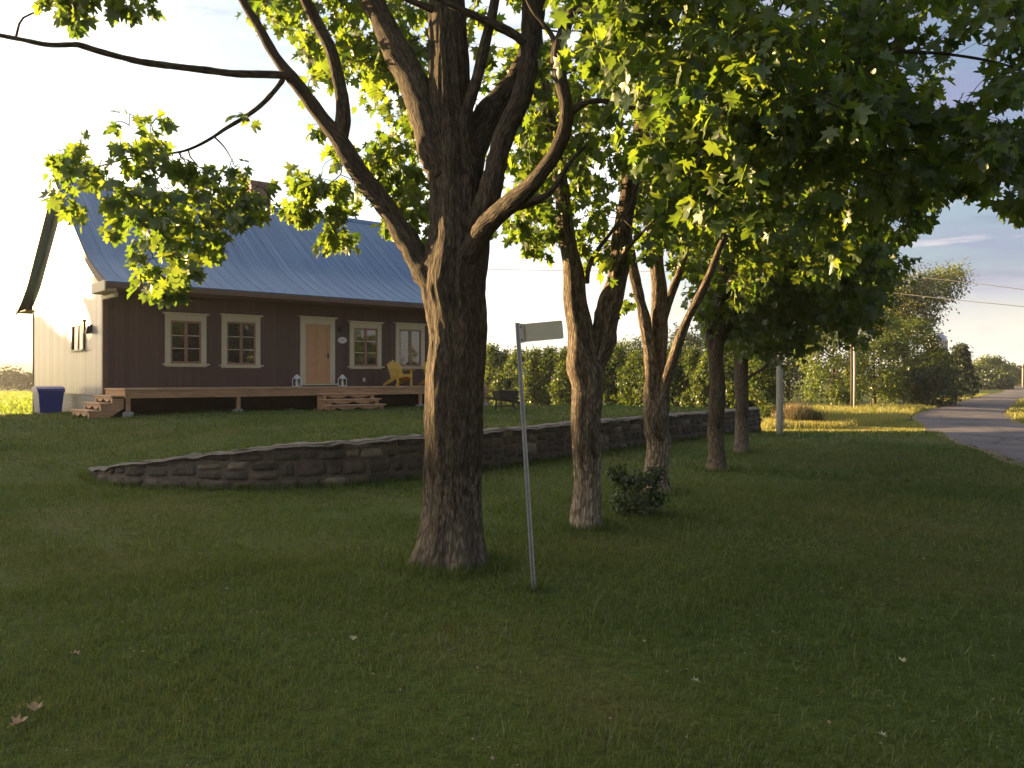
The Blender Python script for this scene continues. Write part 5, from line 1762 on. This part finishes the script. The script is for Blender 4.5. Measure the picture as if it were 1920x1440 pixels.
# trees at the far edge of the left hay field
FG = 'trees across the hay field'
fp = leafy('field_tree', 'small far tree at the edge of the sunlit hay field', 'tree', place(-40, 185), 4.4, 6.5, M['dark_tree'], 700, 0.6, 0.05, None, FG, 0, 36, 0, 61)
for i, px in enumerate((-10, 14, 40, 66, 95)):
    o = copy_tree(fp)
    o.location = place(px, 180 + random.uniform(-8, 8))
    o.rotation_euler.z = random.uniform(0, 6)
    s = random.uniform(0.75, 1.15)
    o.scale = (s * 1.2, s * 1.2, s)

# shrub at the foot of the third maple
q = W(1195, 966, 9.75)
leafy('small_shrub', 'small dark round shrub on the lawn before the third maple', 'shrub', (q[0], q[1], float(ground_z(q[0], q[1]))), 0.46, 0.62, M['shrub'], 2000, 0.048, 0.02, None, None, 0, 56, 0, 77, shoots=11)
# plants in the wheelbarrow
leafy('planted_flowers', 'dark leafy plant growing in the wooden wheelbarrow', 'plant', (WB[0] + 0.06, WB[1], WB[2] + 0.53), 0.45, 0.5, M['shrub'], 500, 0.06, 0.02, None, None, 0, 30, 0, 78)

# unseen woodland added out of frame at left, shaped to shade the lawn
SUN_H = np.array([-0.918, 0.396])
SUN_H = SUN_H / np.linalg.norm(SUN_H)
PERP = np.array([-SUN_H[0] * 0 + SUN_H[1], -SUN_H[0]])       # q axis
n = 16000
qq = rng.uniform(-34, 21.8, n)
pp_ = 76 + rng.uniform(-3, 3, n)
topz = 9.12 + 0.03 * np.maximum(0, qq - 2) + 3.2 * sstep(12.8, 14.0, qq) * sstep(17.4, 16.4, qq) - 0.65 * sstep(16.6, 17.6, qq) + 0.3 * np.sin(qq * 0.9) * np.sin(qq * 0.37 + 1) + rng.normal(0, 0.06, n)  # raised stretch shades the fourth maple, lower end leaves the upper gable in sun
zz = np.where(rng.uniform(0, 1, n) < 0.5, topz - rng.uniform(0.0, 1.6, n), -1.0 + (topz + 0.3) * rng.uniform(0, 1, n))
lsz = np.where(zz < topz - 1.0, 1.8, 0.8) * rng.uniform(0.8, 1.2, n)
XY = SUN_H[None] * pp_[:, None] + PERP[None] * qq[:, None]
wpos = np.column_stack([XY, zz])
o = leaf_mesh('woodland', wpos, rng.normal(0, 1, (n, 3)) + np.array([0, 0, 0.2]), rng.normal(0, .6, (n, 3)) + np.array([SUN_H[0], SUN_H[1], 0.2]), lsz, M['dark_tree'], None, rng.uniform(0, 1, n), 'quad')
tag(o, 'dense unseen wood added at the left to shade the lawn', 'woodland', None, 'stuff')


n = 7000
ww = rng.uniform(0, 1, n)
base_ = np.column_stack([34 + 10 * ww + rng.normal(0, 2.5, n), 34 - 48 * ww])
hh = 5.5 + 2.6 * np.sin(ww * 17) + 1.5 * np.sin(ww * 41 + 1)
wpos = np.column_stack([base_, -0.3 + np.abs(hh) * rng.uniform(0, 1, n) ** 0.8])
o = leaf_mesh('roadside_wood', wpos, rng.normal(0, 1, (n, 3)), rng.normal(0, 1, (n, 3)), rng.uniform(0.5, 1.0, n), M['dark_tree'], None, rng.uniform(0, 1, n), 'quad')
tag(o, 'dense trees across the road mirrored in the cottage windows', 'woodland', None, 'stuff')

# ------------------------------------------------------------------ grass
def blades(name, xy, hgt, wid, m, lean=0.5, tint=None):
    n = len(xy)
    z = ground_z(xy[:, 0], xy[:, 1])
    a = rng.uniform(0, 2 * math.pi, n)
    d = np.stack([np.cos(a), np.sin(a)], 1)
    la = rng.uniform(0, 2 * math.pi, n)
    ln = np.abs(rng.normal(0, lean, n)) * hgt
    l = np.stack([np.cos(la), np.sin(la)], 1) * ln[:, None]
    base = np.column_stack([xy, z - 0.004])
    v0 = base + np.column_stack([d * wid[:, None], np.zeros(n)])
    v1 = base - np.column_stack([d * wid[:, None], np.zeros(n)])
    midc = base + np.column_stack([l * 0.35, hgt * 0.6])
    v2 = midc + np.column_stack([d * wid[:, None] * 0.75, np.zeros(n)])
    v3 = midc - np.column_stack([d * wid[:, None] * 0.75, np.zeros(n)])
    v4 = base + np.column_stack([l, hgt])
    V = np.stack([v0, v1, v2, v3, v4], 1).reshape(-1, 3)
    T = (np.array([[0, 1, 3], [0, 3, 2], [2, 3, 4]])[None] + (np.arange(n) * 5)[:, None, None]).reshape(-1, 3)
    if tint is None:
        tint = rng.uniform(0, 1, n)
    return np_mesh(name, V, T, m, None, np.repeat(tint, 5))


def wedge(Y0, Y1, n):
    Y = np.sqrt(rng.uniform(0, 1, n) * (Y1 ** 2 - Y0 ** 2) + Y0 ** 2)
    X = rng.uniform(-1, 1, n) * (0.64 * Y + 1.3)
    return np.column_stack([X, Y])


parts = []
for (Y0, Y1, dens, h, wd) in ((2.3, 4.6, 3800, 0.040, 0.0022), (4.6, 7.5, 2300, 0.042, 0.0032), (7.5, 12.5, 900, 0.044, 0.0052), (12.5, 20, 260, 0.05, 0.010), (20, 30, 90, 0.055, 0.016)):
    area = 0.64 * (Y1 ** 2 - Y0 ** 2) + 2.6 * (Y1 - Y0)
    xy = wedge(Y0, Y1, int(area * dens))
    parts.append((xy, h, wd))
XYs = np.vstack([p[0] for p in parts])
Hs = np.concatenate([np.full(len(p[0]), p[1]) for p in parts])
Ws = np.concatenate([np.full(len(p[0]), p[2]) for p in parts])
# clumpiness from a cheap sum of sines + random patches
def patch(x, y):
    return (np.sin(x * 1.7 + 2 * np.sin(y * 0.9)) + np.sin(y * 2.3 + 1.7 * np.sin(x * 1.3 + 1)) + np.sin(x * 4.1 + y * 3.3) * 0.7 + np.sin(x * 0.6 - y * 0.8 + 2) * 1.1) / 3.8
pt = patch(XYs[:, 0], XYs[:, 1])
pt3 = patch(XYs[:, 0] * 0.9 + 9, XYs[:, 1] * 1.1 + 4)
keep = rng.uniform(0, 1, len(XYs)) < 0.74 + 0.35 * pt - 0.45 * sstep(0.35, 0.75, pt3)
# not on the road, under the wall or the trunk feet
rx = np.interp(XYs[:, 1], le[:, 1], le[:, 0])
keep &= XYs[:, 0] < rx - 0.12 + rng.normal(0, 0.12, len(XYs))
dw = np.min(np.hypot(XYs[:, None, 0] - (wx[None, ::12] + nin[None, ::12, 0] * 0.2), XYs[:, None, 1] - (wy[None, ::12] + nin[None, ::12, 1] * 0.2)), axis=1)
keep &= dw > 0.30
lxx = (XYs[:, 0] - PC[0]) * U[0] + (XYs[:, 1] - PC[1]) * U[1]
lyy = -(XYs[:, 0] - PC[0]) * U[1] + (XYs[:, 1] - PC[1]) * U[0]
keep &= ~((lxx > -0.3) & (lxx < HL + 0.3) & (lyy > -2.0))
XYs, Hs, Ws, pt = XYs[keep], Hs[keep], Ws[keep], pt[keep]
hv = Hs * rng.uniform(0.5, 1.5, len(Hs)) * (1 + 0.25 * pt) * (1 + 0.45 * patch(XYs[:, 0] * 4.3, XYs[:, 1] * 4.7))
tall = rng.uniform(0, 1, len(Hs)) < 0.012
hv[tall] *= rng.uniform(1.4, 2.4, tall.sum())
tint = np.clip(0.30 + 0.22 * np.sin(XYs[:, 0] * 0.8 + XYs[:, 1] * 0.5) * 0.8 - 0.12 * pt + rng.normal(0, 0.16, len(Hs)), 0, 1)
pt2 = patch(XYs[:, 0] * 0.55 + 5, XYs[:, 1] * 0.6 + 1)
tint = np.clip(tint + 0.30 * sstep(0.15, 0.75, pt2), 0, 1)
straw = rng.uniform(0, 1, len(Hs)) < 0.03 + 0.10 * sstep(0.3, 0.8, pt2)
tint[straw] = 1.0
tag(blades('lawn_grass', XYs, hv, Ws, M['grass'], 0.75, tint), 'short mown grass covering the shaded lawn', 'grass', None, 'stuff')

# tufts round the feet of trunks, sign and wall
tuft = []
for (px, py, Y, rad, n) in ((845, 1055, T1, 0.40, 900), (1098, 985, T2, 0.26, 420), (1234, 925, T3, 0.3, 360), (1343, 880, T4, 0.26, 240), (1391, 848, T5, 0.26, 200), (1462, 812, 23.6, 0.16, 120), (1001, 1103, 6.32, 0.06, 70)):
    c = W(px, py, Y)
    a = rng.uniform(0, 2 * math.pi, n); r = rad * rng.uniform(0.85, 1.45, n)
    tuft.append(np.column_stack([c[0] + r * np.cos(a), c[1] + r * np.sin(a)]))
i_ = rng.integers(0, len(wx), 5200)
o_ = -np.abs(rng.normal(0.10, 0.05, 5200)) - 0.03
tuft.append(np.column_stack([wx[i_] + nin[i_, 0] * o_, wy[i_] + nin[i_, 1] * o_]))
i_ = rng.integers(0, len(wx), 3600)
o_ = np.abs(rng.normal(0.0, 0.07, 3600)) + 0.44
tuft.append(np.column_stack([wx[i_] + nin[i_, 0] * o_, wy[i_] + nin[i_, 1] * o_]))
tx = np.vstack(tuft)
th_ = rng.uniform(0.05, 0.12, len(tx))
tag(blades('grass_tufts', tx, th_, np.full(len(tx), 0.0045), M['grass'], 0.5, rng.uniform(0, 0.6, len(tx))), 'longer uncut grass tufts at the feet of trunks and wall', 'grass', None, 'stuff')

# tall sunlit weeds past the wall end and along the road
def px_area(x0, x1, y0, y1, n):
    a = rng.uniform(x0, x1, n); b_ = rng.uniform(y0, y1, n)
    X, Y = ground_hit(a, b_)
    return np.column_stack([X, Y]), a, b_


wd1, pa_, pb_ = px_area(1432, 1735, 765, 806, 30000)
lim = np.interp(pa_, [1432, 1470, 1560, 1640, 1700, 1735], [806, 803, 804, 797, 787, 780]) + rng.normal(0, 1.2, len(pa_))
k_ = pb_ < lim
rx = np.interp(wd1[:, 1], le[:, 1], le[:, 0])
k_ &= wd1[:, 0] < rx - 0.4
wd1 = wd1[k_]
h1 = rng.uniform(0.2, 0.6, len(wd1)) * (0.75 + 0.35 * patch(wd1[:, 0] * 0.7, wd1[:, 1] * 0.5))
tw = np.clip(0.45 + 0.35 * patch(wd1[:, 0] * 0.5 + 3, wd1[:, 1] * 0.4) + rng.normal(0, 0.15, len(wd1)), 0, 1)
o = blades('tall_grass', wd1, h1, np.full(len(wd1), 0.014), M['weed'], 0.4, tw)
tag(o, 'tall sunlit grass growing between the lawn and the roadside trees', 'grass', None, 'stuff')
ms, pa_, pb_ = px_area(1426, 1775, 790, 832, 42000)
rx = np.interp(ms[:, 1], le[:, 1], le[:, 0])
ms = ms[(ms[:, 0] < rx - 0.15) & (ms[:, 1] > 24.5)]
o = blades('mown_verge_grass', ms, rng.uniform(0.03, 0.085, len(ms)), np.full(len(ms), 0.013), M['weed'], 0.6, np.clip(0.55 + 0.3 * patch(ms[:, 0] * 0.6, ms[:, 1] * 0.5) + rng.normal(0, 0.15, len(ms)), 0, 1))
tag(o, 'short golden mown grass on the sunlit slope before the roadside weeds', 'grass', None, 'stuff')
gx_, gy_ = ground_hit(1502, 797); c = (float(gx_), float(gy_))
n = 3600
a = rng.uniform(0, 2 * math.pi, n); r = np.sqrt(rng.uniform(0, 1, n))
pxy = np.column_stack([c[0] + r * np.cos(a) * 1.25, c[1] + 0.6 + r * np.sin(a) * 1.1])
ph_ = (1.3 - 0.65 * r ** 2) * rng.uniform(0.55, 1.05, n)
tp_ = np.clip((1 - r) * 0.6 - 0.15 * np.cos(a) + rng.uniform(-0.2, 0.4, n), 0, 1)
o = blades('plume_grass', pxy, ph_, np.full(n, 0.012), M['plume'], 0.35, tp_)
tag(o, 'rounded clump of reddish plume grass right of the lone post', 'ornamental grass')
# verge on the far side of the road
n = 5000
tY = rng.uniform(30, 90, n)
rxx = np.interp(tY, re_[:, 1], re_[:, 0])
vx = np.column_stack([rxx + 0.3 + np.abs(rng.normal(0, 1.6, n)), tY])
o = blades('verge_grass', vx, rng.uniform(0.08, 0.28, n), np.full(n, 0.014), M['weed'], 0.5, rng.uniform(0, .6, n))
tag(o, 'sunlit rough grass on the far verge of the road', 'grass', None, 'stuff')
n = 6000
tY = rng.uniform(52, 120, n)
lxx = np.interp(tY, le[:, 1], le[:, 0])
vx = np.column_stack([lxx - 0.3 - np.abs(rng.normal(0, 1.3, n)), tY])
o = blades('verge_grass', vx, rng.uniform(0.06, 0.24, n), np.full(n, 0.016), M['weed'], 0.5, rng.uniform(0, .5, n))
tag(o, 'rough grass on the near verge below the roadside trees', 'grass', None, 'stuff')

xy = wedge(2.6, 11, 2600)
n = len(xy)
a = rng.uniform(0, 6.28, n)
gz_f = ground_z(xy[:, 0], xy[:, 1]) + rng.uniform(0.012, 0.035, n)
o = leaf_mesh('lawn_litter', np.column_stack([xy, gz_f]), np.column_stack([np.cos(a), np.sin(a), rng.uniform(-0.2, 0.5, n)]), rng.normal(0, 0.5, (n, 3)) + np.array([0, 0, 1]), rng.uniform(0.008, 0.026, n), M['plume'], None, rng.uniform(0.55, 1.0, n), 'quad')
tag(o, 'pale seed wings and bits of dry leaf strewn through the lawn', 'leaf litter', None, 'stuff')

n = 26000
fY = np.sqrt(rng.uniform(0, 1, n) * (170.0 ** 2 - 36.0 ** 2) + 36.0 ** 2)
fX = -(0.52 + rng.uniform(0, 1, n) * 0.14) * fY
o = blades('field_grass', np.column_stack([fX, fY]), rng.uniform(0.25, 0.5, n), 0.0012 * fY + 0.02, M['field'], 0.5, rng.uniform(0.2, 0.7, n))
tag(o, 'bright sunlit hay grass in the field left of the cottage', 'grass', None, 'stuff')

# fallen leaves and scraps on the lawn
LG = 'fallen leaves on the lawn'
def fallen(px, py, size, m, label, rz, tilt=0.3, name='fallen_leaf', cat='leaf', grp=LG):
    Y = F * EYE / (py - HY)
    p = W(px, py, Y)
    z = float(ground_z(p[0], p[1]))
    V = []
    for (x, y) in LEAF:
        V.append((x * size, (y - 0.4) * size, 0.030 + size * (0.75 * abs(x) ** 1.3 + 0.5 * (y - 0.4) ** 2)))
    w = MB()
    w.add(V, [tuple(t) for t in LT])
    o = w.build(name, m, None)
    o.location = (p[0], p[1], z)
    o.rotation_euler = (tilt, tilt * 0.4, rz)
    tag(o, label, cat, grp)


fallen(62, 1340, 0.065, M['dry_leaf'], 'tan curled leaf on the lawn near the lower left corner', 0.6)
fallen(40, 1368, 0.07, M['dry_leaf'], 'brown leaf lying by the bare soil in the lower left corner', -0.9)
fallen(136, 1242, 0.055, M['dry_leaf'], 'orange brown leaf on the left lawn, above the lower left corner', 1.8)
fallen(659, 1206, 0.042, M['pale_leaf'], 'small pale leaf on the lawn below left of the big maple', 0.4)
fallen(424, 1118, 0.049, M['pale_leaf'], 'small pale leaf on the lawn midway between wall and left corner', 2.2)
fallen(1456, 1188, 0.052, M['pale_leaf'], 'pale curled leaf on the right lawn', 2.6)
fallen(1687, 1238, 0.042, M['pale_leaf'], 'pale leaf on the right lawn, farther right than the curled one', 0.2)
fallen(1650, 1387, 0.038, M['pale_leaf'], 'pale leaf near the bottom edge at the lower right', 1.1)
fallen(1300, 1282, 0.05, M['pale_leaf'], 'tiny pale leaf on the dark lawn right of the sign pole', 1.4)
fallen(1484, 1218, 0.07, M['black'], 'dark curled leaf just below the pale curled leaf on the right lawn', 2.9)
fallen(970, 866, 0.16, M['paper'], 'white paper scrap in the grass at the foot of the stone wall', 1.5, 0.05, 'paper_scrap', 'litter', None)

# ------------------------------------------------------------------ sky, sun, camera
EL = math.radians(6.8)
sun_dir = Vector((SUN_H[0] * math.cos(EL), SUN_H[1] * math.cos(EL), math.sin(EL)))
ld = bpy.data.lights.new('sun', 'SUN')
ld.energy = 5.0
ld.angle = math.radians(0.55)
ld.color = (1.0, 0.68, 0.33)
lo = bpy.data.objects.new('sun', ld)
lo.rotation_euler = sun_dir.to_track_quat('Z', 'Y').to_euler()
lo.location = (0, 0, 30)
COL.objects.link(lo)

world = bpy.data.worlds.new('World')
scene.world = world
world.use_nodes = True
nt = world.node_tree
bgn = nt.nodes['Background']
sky = nt.nodes.new('ShaderNodeTexSky')
sky.sky_type = 'NISHITA'
sky.sun_disc = False
sky.sun_elevation = EL
sky.sun_rotation = math.atan2(SUN_H[0], SUN_H[1])
sky.altitude = 100
sky.air_density = 1.0
sky.dust_density = 1.6
sky.ozone_density = 1.5
tc = nt.nodes.new('ShaderNodeTexCoord')
sepx = nt.nodes.new('ShaderNodeSeparateXYZ')
nt.links.new(tc.outputs['Generated'], sepx.inputs[0])
mp = nt.nodes.new('ShaderNodeMapping')
mp.inputs['Scale'].default_value = (1.4, 1.4, 6.5)
mp.inputs['Location'].default_value = (0.35, 0.1, 0.2)
nt.links.new(tc.outputs['Generated'], mp.inputs['Vector'])
cn = noise_tex(nt, mp.outputs['Vector'], 1.7, 7, 0.6, 0.3)
dt = nt.nodes.new('ShaderNodeVectorMath')
dt.operation = 'DOT_PRODUCT'
nt.links.new(tc.outputs['Generated'], dt.inputs[0])
dt.inputs[1].default_value = tuple(sun_dir)
# lit cloud colour: warm white towards the sun, lavender grey away from it
mr = nt.nodes.new('ShaderNodeMath')
mr.operation = 'MULTIPLY_ADD'
nt.links.new(dt.outputs['Value'], mr.inputs[0])
mr.inputs[1].default_value = 0.5
mr.inputs[2].default_value = 0.5
ccol = ramp(nt, mr.outputs[0], [(0.0, (0.85, 0.9, 1.3)), (0.40, (1.0, 1.07, 1.75)), (0.50, (1.18, 1.25, 1.98)), (0.57, (1.8, 1.9, 2.5)), (0.65, (4.9, 4.9, 4.9)), (0.8, (6.8, 6.6, 6.2)), (1.0, (12, 10.8, 9))])
cov = ramp(nt, cn, [(0.38, (0.22, 0.22, 0.22)), (0.62, (0.95, 0.95, 0.95))])
mixc = nt.nodes.new('ShaderNodeMixRGB')
nt.links.new(cov, mixc.inputs[0])
nt.links.new(sky.outputs[0], mixc.inputs[1])
nt.links.new(ccol, mixc.inputs[2])
# bright haze band along the horizon
hz_ = ramp(nt, sepx.outputs['Z'], [(0.0, (0.9, 0.9, 0.9)), (0.055, (0.6, 0.6, 0.6)), (0.12, (0, 0, 0))])
mixh = nt.nodes.new('ShaderNodeMixRGB')
nt.links.new(hz_, mixh.inputs[0])
nt.links.new(mixc.outputs[0], mixh.inputs[1])
mixh.inputs[2].default_value = (4.05, 3.9, 3.5, 1)
# a few small sunlit clouds low over the road and thin grey wisps under them
mp2 = nt.nodes.new('ShaderNodeMapping')
mp2.inputs['Scale'].default_value = (3.0, 3.0, 17)
mp2.inputs['Location'].default_value = (1.3, 4.1, 0.9)
nt.links.new(tc.outputs['Generated'], mp2.inputs['Vector'])
c2 = noise_tex(nt, mp2.outputs['Vector'], 1.9, 6, 0.55, 0.2)
cov2 = ramp(nt, c2, [(0.58, (0, 0, 0)), (0.70, (0.8, 0.8, 0.8))])
band = ramp(nt, sepx.outputs['Z'], [(0.02, (0, 0, 0)), (0.07, (1, 1, 1)), (0.30, (1, 1, 1)), (0.45, (0.2, 0.2, 0.2))])
mb2 = nt.nodes.new('ShaderNodeMixRGB')
mb2.blend_type = 'MULTIPLY'
mb2.inputs[0].default_value = 1
nt.links.new(cov2, mb2.inputs[1])
nt.links.new(band, mb2.inputs[2])
mixk = nt.nodes.new('ShaderNodeMixRGB')
nt.links.new(mb2.outputs[0], mixk.inputs[0])
nt.links.new(mixh.outputs[0], mixk.inputs[1])
mixk.inputs[2].default_value = (3.7, 3.2, 3.25, 1)
cov3 = ramp(nt, c2, [(0.30, (0.65, 0.65, 0.65)), (0.40, (0, 0, 0))])
mixw = nt.nodes.new('ShaderNodeMixRGB')
nt.links.new(cov3, mixw.inputs[0])
nt.links.new(mixk.outputs[0], mixw.inputs[1])
mxw2 = nt.nodes.new('ShaderNodeMixRGB')
mxw2.blend_type = 'MULTIPLY'
mxw2.inputs[0].default_value = 1
nt.links.new(mixk.outputs[0], mxw2.inputs[1])
mxw2.inputs[2].default_value = (0.74, 0.73, 0.80, 1)
nt.links.new(mxw2.outputs[0], mixw.inputs[2])
nt.links.new(mixw.outputs[0], bgn.inputs['Color'])
bgn.inputs['Strength'].default_value = 0.05

hb = MB()
hb.box(-2400, 2400, -700, 2200, -6, 28)
hv_ = bpy.data.materials.new('haze')
hv_.use_nodes = True
hnt = hv_.node_tree
hnt.nodes.clear()
ho = hnt.nodes.new('ShaderNodeOutputMaterial')
pv = hnt.nodes.new('ShaderNodeVolumePrincipled')
pv.inputs['Color'].default_value = (0.93, 0.94, 0.97, 1)
pv.inputs['Density'].default_value = 0.00026
pv.inputs['Anisotropy'].default_value = 0.45
hnt.links.new(pv.outputs[0], ho.inputs['Volume'])
tag(hb.build('haze', hv_), 'thin evening haze in the air over the fields', 'haze', None, 'stuff')

cam = bpy.data.cameras.new('camera')
cam.sensor_width = 36
cam.lens = 36 * F / 1920
cam.shift_y = -12 / 1920
cam.clip_end = 6000
cam.clip_start = 0.05
co = bpy.data.objects.new('camera', cam)
co.location = (0, 0, EYE)
co.rotation_euler = (math.radians(90), 0, 0)
COL.objects.link(co)
scene.camera = co

scene.view_settings.view_transform = 'Standard'
scene.view_settings.look = 'None'
scene.view_settings.gamma = 1
scene.view_settings.use_curve_mapping = False
scene.view_settings.exposure = 2.65
scene.cycles.max_bounces = 8
scene.cycles.transparent_max_bounces = 6
scene.cycles.use_denoising = True
